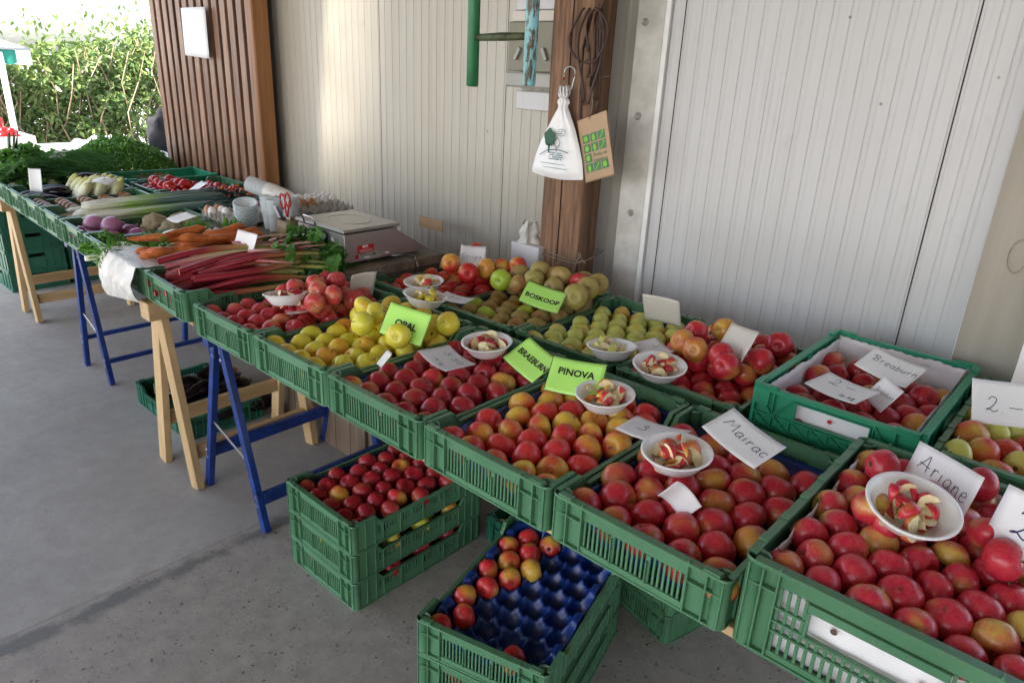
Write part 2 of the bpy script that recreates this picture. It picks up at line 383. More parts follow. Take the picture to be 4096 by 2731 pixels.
t.l(t.b.outputs[0], ms_.inputs[1]); t.l(tr_.outputs[0], ms_.inputs[2]); t.l(ms_.outputs[0], [n for n in t.t.nodes if n.type == 'OUTPUT_MATERIAL'][0].inputs[0])
o = link('sun_patch_sheet', MB().grid(lambda u, v: Vector((gx0-.05+(gx1-gx0+.1)*u, gy0-.05+(gy1-gy0+.1)*v, RZ+.085)), 4, 4).mesh('sun_patch_sheet', t.m)); tag(o, 'added sheet over the roof gap that dims and softens the sun patch', 'roof light')
o = link('side_wall', MB().box(6.9, 7.0, -6.0, 1.7, 0, RZ).mesh('side_wall', M['panel2'])); tag(o, 'pale end wall of the shed', 'wall')
def ribbed(x0, x1, y, z0, z1, pitch, joints, mats, gw=.004):
    """sheet facing -y: flat pans with fine grooves, dark butt joints"""
    prof = []; x = x0
    n = int(round((x1-x0)/pitch)); pitch = (x1-x0)/n
    for i in range(n):
        a = x0+i*pitch
        prof += [(a, 0, 0), (a+.0015, .0022, 0), (a+.0015+gw*.6, .0022, 0), (a+.004+gw*.6, 0, 0), (a+.014, 0, 0), (a+.0165, -.0012, 0), (a+.0195, -.0012, 0), (a+.022, 0, 0)]
    prof.append((x1, 0, 0))
    b = MB(); lo = [b.b.verts.new((px, y+py, z0)) for px, py, _ in prof]; hi = [b.b.verts.new((px, y+py, z1)) for px, py, _ in prof]
    for i in range(len(prof)-1): b.b.faces.new([lo[i], lo[i+1], hi[i+1], hi[i]])
    b.box(x0, x1, y+.012, y+.06, z0, z1)
    for j in joints: b.box(j-.0018, j+.0018, y-.0015, y+.01, z0, z1, mi=1)
    return b.mesh('ribbed', mats, norm=False)
o = link('ribbed_wall', ribbed(-2.60, .72, 1.6, 0, RZ-.002, .0592, [-.985, -.035], [M['panel'], M['void']]))
tag(o, 'beige gray ribbed sheet wall behind the scale and the wooden pillar', 'wall')
t = thing('sliding_door', 'large pale ribbed panel door filling the right of the back wall', 'door', (0, 0, 0))
o = link('door_panel', ribbed(.875, 2.02, 1.5, 0, RZ-.002, .0573, [.925, 1.858], [M['panel2'], M['void']]), t)
o = link('door_trim', MB().box(.852, .872, 1.485, 1.53, 0, RZ-.002).mesh('trim', M['trim']), t)
# concrete post with bolts
t = thing('bolted_post', 'whitewashed concrete post with three square bolts between pillar and panel door', 'post')
b = MB(); b.box(.722, .850, 1.492, 1.62, 0, RZ-.002, bev=.006)
o = link('post', b.mesh('post', M['concpost']), t)
for x, z in ((.764, 1.901), (.775, 1.564), (.788, 1.186)):
    b = MB(); b.lathe([(0, -.010), (.008, -.009), (.011, -.002), (.015, -.001), (.015, 0)], 12, mat=Matrix.Translation((x, 1.490, z)) @ Matrix.Rotation(R(-90), 4, 'X'))
    b.box(x-.007, x+.007, 1.474, 1.484, z-.007, z+.007, bev=.002)
    link('bolt', b.mesh('bolt', M['rust'] if 0 else M['meter2']), t)
# leaning plank + blue thing at the right edge
t = thing('wide_plank', 'weathered gray-beige plank standing beside the panel door at the right edge', 'plank')
link('plank_board', MB().box(2.045, 2.33, 1.33, 1.40, 0, RZ-.002).mesh('plank', m_wood('whitewashed_plank', (.36, .33, .27), (.46, .42, .35), 2, .7, 2)), t)
b = MB(); cc = []
for k in range(26): 
    a = k/25*math.pi*2.3; cc.append((2.13+.022*math.cos(a), 1.322, 1.30+.045*math.sin(a)))
link('wire_loop', b.tube(cc, .0015, 5).mesh('loop', M['twine']), t)
t = thing('standing_board', 'tall white board with a blue upper end at the right frame edge', 'board', (2.31, 1.20, 0))
link('board', MB().box(-.10, .12, 0, .02, 0, 1.16, bev=.002).mesh('bb', M['trim']), t)
link('blue_end', MB().box(-.10, .12, -.002, .022, 1.162, 1.28, bev=.003).mesh('be', M['bluemetal']), t)
# wooden slatted door on the left
t = thing('slatted_door', 'brown stained vertical slatted wooden door at the left end of the wall', 'door', (-3.51, 1.42, 0))
b = MB(); n = 14; wd = 1.49/n
for i in range(n):
    x = i*wd+.012; b.box(x, x+wd-.040, .016+.003*random.random(), .045, 0, RZ-.002, bev=.003)
link('slats', b.mesh('slats', M['slat']), t)
link('backing', MB().box(0, 1.49, .046, .09, 0, RZ-.002).mesh('back', M['void']), t)
link('edge_post', MB().box(1.487, 1.535, -.012, .10, 0, RZ-.002, bev=.008).mesh('post', M['post']), t)
o = link('poster', MB().grid(lambda u, v: Vector((-2.915+.355*u+.012*v, 1.400-.010*math.sin(u*3)*v, 1.705+.30*v-.015*u*(1-v))), 8, 8).mesh('poster', M['white']))
tag(o, 'blank white paper sheet pinned on the slatted wooden door', 'paper'); solid(o, .0006)
# pillar
t = thing('wooden_pillar', 'rough dark brown timber pillar with a long crack, carrying hooks and bags', 'pillar')
random.seed(3)
b = MB()
def pil(u, v):
    z = v*RZ*.999; a = u*4; i = int(min(3, a)); f = a-i; x0, x1, y0, y1 = .432, .637, 1.35, 1.475
    P = [(x0, y0), (x1, y0), (x1, y1), (x0, y1), (x0, y0)]
    x = P[i][0]*(1-f)+P[i+1][0]*f; y = P[i][1]*(1-f)+P[i+1][1]*f
    q = noise.noise(Vector((x*9, y*9, z*1.6)))*.010+noise.noise(Vector((x*60, y*60, z*2.5)))*.003
    flare = .012*max(0, 1.1-z)
    return Vector((x+q+(x-.53)*flare*4, y+noise.noise(Vector((x*40, y*9+5, z*2)))*.004, z))
b.grid(pil, 48, 60)
link('timber', b.mesh('pillar', M['pillar'], weld=True), t)
b = MB(); p = []
for k in range(60):
    z = .95+k*.04; p.append((.532+.006*noise.noise(Vector((0, 0, z*3))), 1.3475, z))
link('crack', b.tube(p, .0022, 5).mesh('crack', M['void']), t)
# twine round pillar
b = MB()
pts = [(.36, 1.335, .982), (.43, 1.335, .975), (.53, 1.33, .97), (.64, 1.335, .965), (.66, 1.36, .972), (.67, 1.45, .99), (.64, 1.54, .99), (.42, 1.54, .99), (.42, 1.345, .99), (.64, 1.335, .975)]
b.tube(pts, .0022, 5)
for kx, kz in ((.05, .045), (.07, .02), (-.015, -.07), (-.025, -.11), (.03, .05)):
    q = [(.645, 1.332, .97)]
    for i in range(1, 10):
        a = i/10; q.append((.645+kx*a+.01*math.sin(a*6), 1.33, .97+kz*a if kz < 0 else .97+kz*math.sin(a*3)))
    b.tube(q, .0016, 5)
o = link('twine', b.mesh('twine', M['twine'])); tag(o, 'thin string tied in a bow around the wooden pillar', 'string')
# meter boxes on the wall
t = thing('meter_box', 'olive gray fuse box with angled front mounted on the wall behind the ladder', 'fuse box', (.20, 1.6, 1.64))
b = MB(); b.box(-.17, .15, -.085, 0, 0, .065, bev=.008); link('base', b.mesh('b', M['meter2']), t)
b = MB(); b.box(-.165, .145, -.075, 0, .067, .27, bev=.004); link('cover', b.mesh('c', M['meter']), t)
b = MB(); b.box(-.165, .145, -.055, 0, .272, .315, bev=.002); link('label_strip', b.mesh('l', M['cream']), t)
for x, a in ((-.10, .5), (.055, -.5)):
    b = MB(); b.box(-.008, .008, -.012, 0, -.028, .028, bev=.002, mat=Matrix.Translation((x, -.077, .14)) @ Matrix.Rotation(a, 4, 'Y')); link('latch', b.mesh('la', M['meter2']), t)
o = link('wall_plate', MB().box(.07, .37, 1.555, 1.598, 1.545, 1.625, bev=.004).mesh('wp', M['panel2'])); tag(o, 'plain pale plate on the wall just below the fuse box', 'plate')
o = link('wall_board', MB().box(.03, .38, 1.575, 1.598, 1.96, 2.07, bev=.003).mesh('wb', M['panel2'])); tag(o, 'light gray board on the wall between the two boxes', 'board')
t = thing('dark_box', 'charcoal electric box high on the wall above the gray board', 'electric box', (.02, 1.6, 2.04))
link('body', MB().box(0, .36, -.10, 0, 0, .22, bev=.01).mesh('db', M['darkbox']), t)
# ladder
t = thing('hanging_ladder', 'green painted wooden ladder hanging from the roof, right rail peeling cyan', 'ladder', (.485, 1.0, 1.645))
for x, mm, lz in ((-.141, 'greenpaint', 0), (.141, 'peel', .015)):
    b = MB(); b.tube([(x, 0, lz), (x, 0, lz+.006), (x, 0, lz+.4), (x, 0, 1.54)], [.019, .023, .023, .023], 14)
    o = link('rail', b.mesh('rail', M[mm]), t)
    if mm == 'peel': o['label'] = 'rail with peeling cyan paint'
for z in (.17, .45, .73, 1.01, 1.29):
    b = MB(); b.tube([(-.125, 0, z), (0, 0, z+.004), (.125, 0, z+.006)], [.012, .015, .012], 10); link('rung', b.mesh('rung', M['rung']), t)
# hooks, cords, bags on the pillar
def hookpts(x, y, z0):
    p = []
    for k in range(14): a = math.pi*(1.15-k/13*1.35); p.append((x+.028*math.cos(a)-.003, y, z0+.028*math.sin(a)))
    p += [(x+.012, y, z0-.05), (x-.018, y, z0-.085)]
    for k in range(8): a = math.pi*(.9+k/7*.9); p.append((x-.014+.024*math.cos(a), y, z0-.12+.024*math.sin(a)))
    return p
t = thing('s_hook', 'bent steel S hook with a red tip carrying the white plastic bag', 'hook', (0, 0, 0))
hp = hookpts(.555, 1.325, 1.705)
link('wire', MB().tube(hp, .003, 7).mesh('hook', M['wire']), t)
link('tip', MB().tube([Vector(hp[0])+Vector((-.006, 0, -.008)), hp[0]], .0038, 7).mesh('tip', M['red']), t)
random.seed(5)
b = MB()
for k in range(5):
    w_ = .022+.008*k; x0 = .655; zt = 1.935; zb = (1.62, 1.66, 1.70, 1.60, 1.75)[k]
    q = []
    for i in range(25):
        a = i/24*2*math.pi; zz = (zt+zb)/2+(zt-zb)/2*math.cos(a)
        q.append((x0+w_*math.sin(a)*(.6+.5*math.sin(zz*9+k))-.012*k*(1 if a > 3 else 0), 1.36-.01*k+.01*math.sin(a*3+k), zz))
    b.tube(q, .0045, 6)
b.tube([(.62, 1.345, 1.92), (.595, 1.34, 1.80), (.60, 1.34, 1.65), (.605, 1.34, 1.55), (.63, 1.33, 1.50)], .005, 6)
o = link('cord_bundle', b.mesh('cord', M['cord'])); tag(o, 'bundle of brown rubber cords hanging from a nail on the pillar', 'cord')
for i, (a, e, r_) in enumerate((((.64, 1.37, 1.93), (.705, 1.30, 1.965), .006), ((.655, 1.36, 1.92), (.69, 1.31, 1.865), .005), ((.655, 1.37, 1.70), (.735, 1.33, 1.705), .0055), ((.66, 1.37, 1.56), (.70, 1.32, 1.615), .0055), ((.585, 1.36, 1.84), (.625, 1.33, 1.79), .005))):
    b = MB(); b.tube([a, ((a[0]+e[0])/2, (a[1]+e[1])/2, (a[2]+e[2])/2-.004), e], r_, 7)
    o = link('bent_nail', b.mesh('nail', M['rust']))
    tag(o, ('topmost rusty nail sticking out of the pillar, cords hang on it', 'short rusty nail just below the topmost nail', 'bent rusty nail pointing right below the cord bundle middle', 'rusty nail slanting up beside the top of the kraft bag', 'rusty nail on the pillar front face left of the cords')[i], 'nail', 'nails in the pillar')
# white plastic bag
t = thing('carrier_bag', 'white plastic bag with a green tree print hanging from the S hook', 'bag', (.532, 1.31, 1.317))
def bagf(front):
    def f(u, v):
        z = v*.30; 
        hw = .132*(1-v)**.9+.018 if v < .97 else .012
        hw = .134-.116*(v/.9)**1.55 if v < .9 else .016+.012*math.sin((v-.9)*31)
        x = (u-.5)*2*hw
        d = .028*math.sin(math.pi*u)**.6*(1-v*.45)+.004*math.sin(u*26+v*5)*v+.004*noise.noise(Vector((u*6, v*7, 3 if front else 9)))
        if v < .08: d *= (.35+v*8)
        return Vector((x+.012*v, -d if front else d, z+.012*math.sin(u*3.1)*(1-v)*-1))
    return f
b = MB(); b.grid(bagf(True), 28, 34); b.grid(bagf(False), 28, 34)
tb = t; t = link('bag_body', b.mesh('bag', M['bagwhite'], weld=True), tb)
b = MB()
for k in range(9):
    a = k*.7; b.grid(lambda u, v, a=a, k=k: Vector((.012+.024*math.cos(a+u*.8)*v, .02*math.sin(a+u)*v-.002, .275+.055*v+.02*math.sin(u*7+k)*v)), 4, 4)
link('knot', b.mesh('knot', M['bagwhite']), t)
def flat(poly, y, m_, nm, par, th=.0008, mat=None):
    b = MB(); b.prism(poly, y, y+th, 'xz', mat=mat); return link(nm, b.mesh(nm, m_), par)
def blob(cx, cz, rx, rz, n=18, w=.18, sd=0):
    return [(cx+rx*math.cos(2*math.pi*k/n)*(1+w*math.sin(5*2*math.pi*k/n+sd)), cz+rz*math.sin(2*math.pi*k/n)*(1+w*math.sin(5*2*math.pi*k/n+sd))) for k in range(n)]
YB = -.037
flat(blob(-.020, .150, .027, .034, w=.1), YB, M['printgreen'], 'tree_print', t)
flat([(-.024, .090), (-.017, .090), (-.015, .125), (-.026, .125)], YB, M['printgreen'], 'trunk_print', t)
b = MB()
b.tube([(p_[0], YB, p_[1]) for p_ in blob(.018, .132, .016, .016, w=.1, sd=1)]+[(.034, YB, .132)], .0012, 4)
b.tube([(.013, YB, .118), (.014, YB, .098)], .0012, 4); b.tube([(.021, YB, .118), (.021, YB, .098)], .0012, 4)
link('small_tree_print', b.mesh('tp', M['printgreen']), t)
b = MB(); b.tube([(-.07, YB+.004, .078), (-.03, YB, .100), (.02, YB, .107), (.075, YB+.004, .098)], .0016, 4)
b.tube([(p_[0], YB+.004, p_[1]) for p_ in blob(.035, .172, .020, .013, w=0)], .0010, 4)
for (xa, xb, z) in ((-.02, .055, .092), (-.014, .058, .084), (-.018, .056, .076), (-.018, .05, .068), (-.06, .06, .050), (-.045, .075, .034), (.024, .046, .175), (.024, .046, .168)):
    n = int((xb-xa)/.006)
    for k in range(n):
        if z > .06 and random.random() < .14: continue
        b.box(xa+k*.006, xa+k*.006+(.0062 if z < .06 else .0045), YB-.0005, YB+.001, z-.0012, z+(.0005 if z < .06 else .0022))
link('print_lines', b.mesh('pl', M['printblue']), t); t = tb
# kraft bags
t = thing('kraft_bag', 'bundle of brown paper bags printed with green fruit squares hanging on the pillar', 'paper bag')
Q0, ex, ez = Vector((.605, 1.325, 1.535)), Vector((.145, -.02, .050)), Vector((.068, -.006, -.225))
BM = Matrix((ex.normalized(), (-ez).normalized().cross(ex.normalized()), (-ez).normalized())).transposed().to_4x4(); BM.translation = Q0
BW, BH = ex.length, ez.length
for k in range(5):
    b = MB(); b.box(-.003*k, BW-.002*k, .003*k, .003*k+.0022, -BH-.001*k, -.0*k, mat=BM); kb_ = link('bag_layer', b.mesh('kb', M['kraft']), t)
    if k == 0: front_ = kb_
def bagsq(i, j): return .02+i*.0415, -(.062+j*.037)
sq = [(0, 0), (1, 0), (2, 0), (0, 1), (1, 1), (2, 1), (0, 2), (0, 3), (1, 3), (2, 3)]
bs, bl = MB(), MB()
for n, (i, j) in enumerate(sq):
    x, z = bagsq(i, j); x -= .004
    bs.box(x, x+.036, -.0012, -.0004, z-.032, z, mat=BM)
    kinds = n % 3
    cx, cz = x+.018, z-.016
    poly = blob(cx, cz, .011, .011, 14, .06, n) if kinds == 0 else blob(cx, cz-.002, .008, .013, 14, .15, n) if kinds == 1 else [(x+.006, z-.028), (x+.012, z-.029), (x+.030, z-.008), (x+.031, z-.002), (x+.026, z-.003), (x+.02, z-.014)]
    bl.prism(poly, -.0022, -.0013, 'xz', mat=BM)
link('printed_square', bs.mesh('sq', M['midgreen']), front_); link('fruit_print', bl.mesh('fr', M['leafprint']), front_)
FN = {}
def text_mesh(txt, size, mat, off=.0, ext=.0004, align='CENTER', shear=0):
    cu = bpy.data.curves.new('t', 'FONT'); cu.body = txt; cu.size = size; cu.align_x = align; cu.align_y = 'CENTER'; cu.offset = off; cu.extrude = ext; cu.shear = shear
    cu.resolution_u = 3
    ob = bpy.data.objects.new('t', cu); COL.objects.link(ob)
    dg = bpy.context.evaluated_depsgraph_get(); me = bpy.data.meshes.new_from_object(ob.evaluated_get(dg))
    bpy.data.objects.remove(ob); me.materials.clear(); me.materials.append(mat); return me
TX = Matrix.Rotation(R(90), 4, 'X')
o = link('lettering', text_mesh('Fruits et', .021, M['midgreen'], ext=.0003), t, mat=BM @ Matrix.Translation((.098, -.0015, -.146)) @ TX)
o = link('lettering', text_mesh('Légumes', .021, M['midgreen'], ext=.0003), t, mat=BM @ Matrix.Translation((.098, -.0015, -.166)) @ TX)
link('hanging_string', MB().tube([(.665, 1.325, 1.65), (.668, 1.318, 1.58), (.672, 1.31, 1.545), (.676, 1.318, 1.58), (.668, 1.327, 1.65)], .0012, 5).mesh('st', M['twine']), t)
# bag dispenser box behind the pillar foot
t = thing('bag_dispenser', 'small gray carton with crumpled white plastic bags pulled out of its top', 'box', (.375, 1.31, .90))
link('carton', MB().box(-.075, .085, 0, .10, 0, .10, bev=.002).mesh('bx', M['lilac']), t)
b = MB(); random.seed(11)
def crump(u, v):
    a = u*2*math.pi; r_ = .045*(1-.35*v)+.014*noise.noise(Vector((math.cos(a)*2, math.sin(a)*2, v*4)))
    return Vector((-.02+r_*math.cos(a)*(1+.3*math.sin(3*a)), .05+r_*math.sin(a), .09+v*.10+.012*math.sin(a*4)*v))
b.grid(crump, 24, 10); link('plastic_bags', b.mesh('cr', M['film']), t)
o = link('carton_piece', MB().box(-.43, -.25, 1.40, 1.405, .93, .985, mat=None).mesh('cp', M['cardboard'])); tag(o, 'torn cardboard piece leaning on the wall behind the counter', 'cardboard')
t = thing('leaning_board', 'narrow dark brown board leaning behind the left foot of the pillar', 'board')
link('board', MB().box(.375, .425, 1.44, 1.46, .6, 1.10, mat=Matrix.Translation((.40, 1.45, .6)) @ Matrix.Rotation(R(6), 4, 'Y') @ Matrix.Translation((-.40, -1.45, -.6))).mesh('lb', M['darkwood']), t)
# ------------------------------------------------------------------ tables
t = thing('table_board', 'long wooden board carrying the apple crates on the near trestles', 'table board')
link('front_plank', MB().box(-.03, 3.3, .035, .60, .776, .797, bev=.002).mesh('tb', M['pine_x']), t)
link('rear_plank', MB().box(.095, 3.3, .66, 1.22, .776, .797, bev=.002).mesh('tb', M['pine_x']), t)
t = thing('table_board', 'far wooden board carrying the vegetable crates', 'table board', (-.40, .0, 0), -.052)
link('front_plank', MB().box(-3.35, .34, .04, .62, .804, .826, bev=.002).mesh('tb', M['pine_x']), t)
link('rear_plank', MB().box(-3.35, -.86, .68, 1.24, .804, .826, bev=.002).mesh('tb', M['pine_x']), t)
def bar(a, e, w_, d, mt, name, par, roll=0):
    a, e = Vector(a), Vector(e); L = (e-a).length; z = (e-a).normalized()
    x = Vector((1, 0, 0)); x = (x - z*x.dot(z)); 
    if x.length < .3: x = Vector((0, 0, 1)); x = x-z*x.dot(z)
    x.normalize(); y = z.cross(x)
    mm = Matrix((x, y, z)).transposed().to_4x4(); mm.translation = a
    b = MB(); b.box(-w_/2, w_/2, -d/2, d/2, 0, L, mat=mm, bev=.0015); return link(name, b.mesh(name, mt), par)
def wood_trestle(label, x, ys, ztop, sp, g='wooden trestles under the boards', yo=0):
    t = thing('wooden_trestle', label, 'trestle', (x, ys[0], 0), yo, g); D = ys[1]-ys[0]
    link('top_beam', MB().box(-.03, .05, -.06, D+.08, ztop-.075, ztop, bev=.003).mesh('tbm', M['pine_y']), t)
    for yy in (0, D):
        bar((-sp, yy, 0), (-.022, yy, ztop-.077), .065, .03, M['pine_z'], 'leg', t)
        bar((sp, yy-.002, 0), (.022, yy-.002, ztop-.077), .065, .03, M['pine_z'], 'leg', t)
    for sx, z in ((-1, .22), (1, .15)):
        k = 1-z/ztop; bar((sx*sp*k, .018, z), (sx*sp*k, D-.018, z), .06 if 0 else .028, .06, M['pine_y'], 'cross_rail', t)
    return t
wood_trestle('light pine trestle under the corner of the rhubarb crate, beside the aubergine crate', -.462, (.066, .62), .800, .158)
wood_trestle('light pine trestle furthest left under the vegetable board', -3.06, (.22, .80), .800, .15)
def blue_trestle(label, x, ys, ztop, sp, g='blue steel trestles under the boards', ch=.05):
    t = thing('blue_trestle', label, 'trestle', (x, ys[0], 0), 0, g); D = ys[1]-ys[0]
    link('top_beam', MB().box(-.022, .022, -.05, D+.05, ztop-.06, ztop, bev=.002).mesh('tbm', M['bluemetal']), t)
    for yy in (0, D):
        for sx in (-1, 1):
            l_ = bar((sx*sp, yy, 0), (sx*.02, yy, ztop-.04), .031, .026, M['bluemetal'], 'leg', t)
    for sx, z in ((-1, .15), (1, .10)):
        k = 1-z/ztop; l_ = bar((sx*(sp*k), .015, z+.03), (sx*(sp*k), D-.015, z+.03), .022, ch, M['bluemetal'], 'cross_rail', t)
        for dz in (0, .032):
            b = MB(); b.lathe([(0, -.006), (.009, -.005), (.011, 0)], 12, mat=Matrix.Translation((sx*sp*k, -.0145, z+.012+dz)) @ Matrix.Rotation(R(-90), 4, 'X') @ Matrix.Scale(-1, 4, (0, 0, 1))); link('screw', b.mesh('sc', M['screw']), l_)
    bar((-sp*.52, .0, .34), (sp*.66, .0, .26), .012, .004, M['screw'], 'brace', t)
    for sx in (-1, 1):
        for dz in (-.085, -.115):
            b = MB(); b.lathe([(0, -.006), (.008, -.005), (.010, 0)], 12, mat=Matrix.Translation((sx*.03, -.0145, ztop+dz)) @ Matrix.Rotation(R(90), 4, 'X')); link('screw', b.mesh('sc', M['screw']), t)
    return t
blue_trestle('blue steel trestle standing just right of the light pine trestle', -.062, (.11, .68), .774, .232)
blue_trestle('blue steel trestle under the carrots and fennel, second from the far left', -1.772, (.19, .76), .803, .186, ch=.022)
blue_trestle('blue steel trestle under the nearest crate, only its leg tips in view', 2.42, (.14, .70), .774, .24)
blue_trestle('blue steel trestle in the shade below the rear row of apple crates', .62, (.86, 1.2), .774, .2)
# wooden box carrying the counter
t = thing('counter_box', 'old wooden box counter carrying the steel scale and egg trays', 'counter')
link('counter_top', MB().box(-1.22, .085, .566, 1.11, .892, .935, bev=.004).mesh('ct', M['counter']), t)
b = MB()
for i in range(6):
    x = -.64+i*.115; b.box(x, x+.11, .672, .69, 0, .77, bev=.002)
link('front_boards', b.mesh('fb', M['darkwood']), t)
for x in (-.66, .03): link('corner_post', MB().box(x, x+.05, .69, .74, 0, .89, bev=.002).mesh('cpst', M['darkwood']), t)
link('rear_boards', MB().box(-1.2, .06, 1.08, 1.1, 0, .89).mesh('rb', M['darkwood']), t)
# ------------------------------------------------------------------ crates
def end_wall_mesh(W, h, sgn, tall=False, mat='crate'):
    """short wall, local: x along width, outward = -y, at y=0 .. .02"""
    b = MB(); hw = W/2; bv = .0008; cx = .118
    top = h; yi = .014
    b.box(-hw+.018, hw-.018, .0, .019, top-.007, top, bev=bv)           # rim flange
    b.box(-cx, cx, .009, .0135, top-.034, top-.0075)                    # upper band
    b.box(-cx, cx, .006, .0135, .002, .018, bev=bv)                     # foot band
    b.box(-hw+.014, hw-.014, .003, .018, 0, .005, bev=bv)
    b.box(-hw+.018, -cx, .0125, .0165, .0055, top-.0075); b.box(cx, hw-.018, .0125, .0165, .0055, top-.0075)
    z0, z1 = .0185, top-.0345
    x = -cx+.004; k = 0
    while x < cx-.004:
        wide = k % 7 == 6
        w_ = .010 if wide else .0045
        b.box(x, min(x+w_, cx-.0005), .009 if not wide else .0085, .013, z0, z1)
        if wide: b.box(x+.003, x+.0055, .002, .0080, z0-.002, z1-(.012 if k % 2 else .004))
        x += w_+.0062; k += 1
    for sx in (-1, 1):
        for xx in (cx, cx+.037, hw-.012):
            b.box(sx*xx-.0016, sx*xx+.0016, .0005, .0120, .0055, top-.0075 if not (xx == cx) else top+.004, bev=.0006)
        a0, a1 = (cx+.002, hw-.0135)
        b.box(min(sx*a0, sx*a1), max(sx*a0, sx*a1), .0015, .0120, top-.040, top-.0375)
        b.box(min(sx*(hw-.052), sx*(hw-.02)), max(sx*(hw-.052), sx*(hw-.02)), .001, .017, top+.0005, top+.0045, bev=bv)
        # rounded vertical corner
        b.lathe([(.0165, .002), (.0165, top-.001), (.0185, top), (.0185, top-.008), (.0135, top-.008), (.0135, .002)], 16, c=(sx*(hw-.019), .019, 0))
    if tall: pass
    return b.mesh('end_wall', M[mat], norm=True)
def side_wall_mesh(L, h, mat='crate', drop=.030):
    """long wall, local: y along length, outward = -x (x 0..)"""
    b = MB(); hl = L/2-.02; d = drop
    prof = [(-hl, h), (-hl+.075, h), (-hl+.100, h-d), (hl-.100, h-d), (hl-.075, h), (hl, h)]
    zt = h*.62
    # top strip
    b.prism([(-hl, zt)]+[(p[0], p[1]-.004) for p in prof][0:6]+[(hl, zt)], .0060, .0095, 'yz')
    b.box(.0060, .0095, -hl, hl, .003, h*.36)
    y = -hl; k = 0
    while y < hl-.003:
        solidp = (abs(y) > hl-.10) or (k % 9 in (4, 8))
        w_ = .016 if solidp else .0065
        b.box(.0060, .0095, y, min(y+w_, hl), h*.36+.0001, zt-.0001); y += w_+(.0 if abs(y) > hl-.10 else .0055); k += 1
    # rim following the profile
    for i in range(5):
        (ya, za), (yb, zb) = prof[i], prof[i+1]
        b.prism([(ya, za-.005), (yb, zb-.005), (yb, zb), (ya, za)], .0008, .0125, 'yz')
    b.box(.0015, .0125, -hl, hl, 0, .0045)
    for yy in (-hl+.035, -hl+.072, -hl+.105, -.10, 0, .10, hl-.105, hl-.072, hl-.035):
        t_ = h-.0055 if abs(yy) > hl-.08 else h-d-.0055
        b.box(.0012, .0058, yy-.0014, yy+.0014, .005, t_)
    return b.mesh('side_wall', M[mat])
def base_mesh(W, L, mat='crate'):
    b = MB(); b.box(-W/2+.02, W/2-.02, -L/2+.02, L/2-.02, .004, .008)
    for k in range(7): b.box(-W/2+.02, W/2-.02, -L/2+.05+k*.08, -L/2+.056+k*.08, .0085, .0105)
    return b.mesh('base', M[mat])
def lattice_mesh(Wd, h, along, mat, hole, out):
    """lattice wall panel; 'along' x or y. coordinates (a, d, z)"""
    b = MB(); H = Wd/2-.012
    def bx(a0, a1, d0, d1, z0, z1, bv=0):
        if along == 'x': b.box(a0, a1, d0, d1, z0, z1, bev=bv)
        else: b.box(d0, d1, a0, a1, z0, z1, bev=bv)
    def dg(a0, z0, a1, z1):
        L = math.hypot(a1-a0, z1-z0); an = math.atan2(z1-z0, a1-a0)
        nx, nz = -math.sin(an)*.0014, math.cos(an)*.0014
        pl = [(a0+nx, z0+nz), (a1+nx, z1+nz), (a1-nx, z1-nz), (a0-nx, z0-nz)]
        b.prism(pl, .001, .008, 'xz' if along == 'x' else 'yz')
    bx(-H, H, -.001, .018, h-.008, h, .001); bx(-H, H, .001, .016, 0, .006, .001)
    bx(-H, H, .009, .011, .006, h-.008) if not hole else None
    if hole:
        hx = .085; zt, zb = h-.018, h-.062
        bx(-H, -hx, .009, .011, .006, h-.008); bx(hx, H, .009, .011, .006, h-.008); bx(-hx, hx, .009, .011, .006, zb); bx(-hx, hx, .009, .011, zt, h-.008)
        bx(-hx-.003, hx+.003, .0005, .0088, zb-.003, zb); bx(-hx-.003, hx+.003, .0005, .0088, zt, zt+.003)
        bx(-hx-.003, -hx, .0005, .0088, zb, zt); bx(hx, hx+.003, .0005, .0088, zb, zt)
    zm = h*.5; bx(-H, H, .0002, .0088, zm-.0015, zm+.0015); zq = h*.25; bx(-H, H, .0006, .0088, zq-.0012, zq+.0012)
    n = int(2*H/.042); st = 2*H/n
    for k in range(n):
        a0 = -H+k*st; a1 = a0+st
        dg(a0, zq, a1, zm); dg(a0, zm, a1, zq); dg(a0, .006, a1, zq) if k % 2 else dg(a0, zq, a1, .006)
        bx(a0-.001, a0+.001, .001, .0088, .006, zm)
        if not hole or abs((a0+a1)/2) > .09: (dg(a0, zm, a1, h-.01) if k % 2 else dg(a0, h-.01, a1, zm)); bx(a0-.001, a0+.001, .001, .0088, zm, h-.008)
    for sx in (-1, 1):
        bx(min(sx*H, sx*(H-.034)), max(sx*H, sx*(H-.034)), .0, .0086, h-.045, h-.008); bx(min(sx*H, sx*(H-.05)), max(sx*H, sx*(H-.05)), -.0005, .016, h+.0003, h+.006, .001)
    return b.mesh('lattice_wall', M[mat])
CW, CL, CH = .396, .598, .112
proto = {}
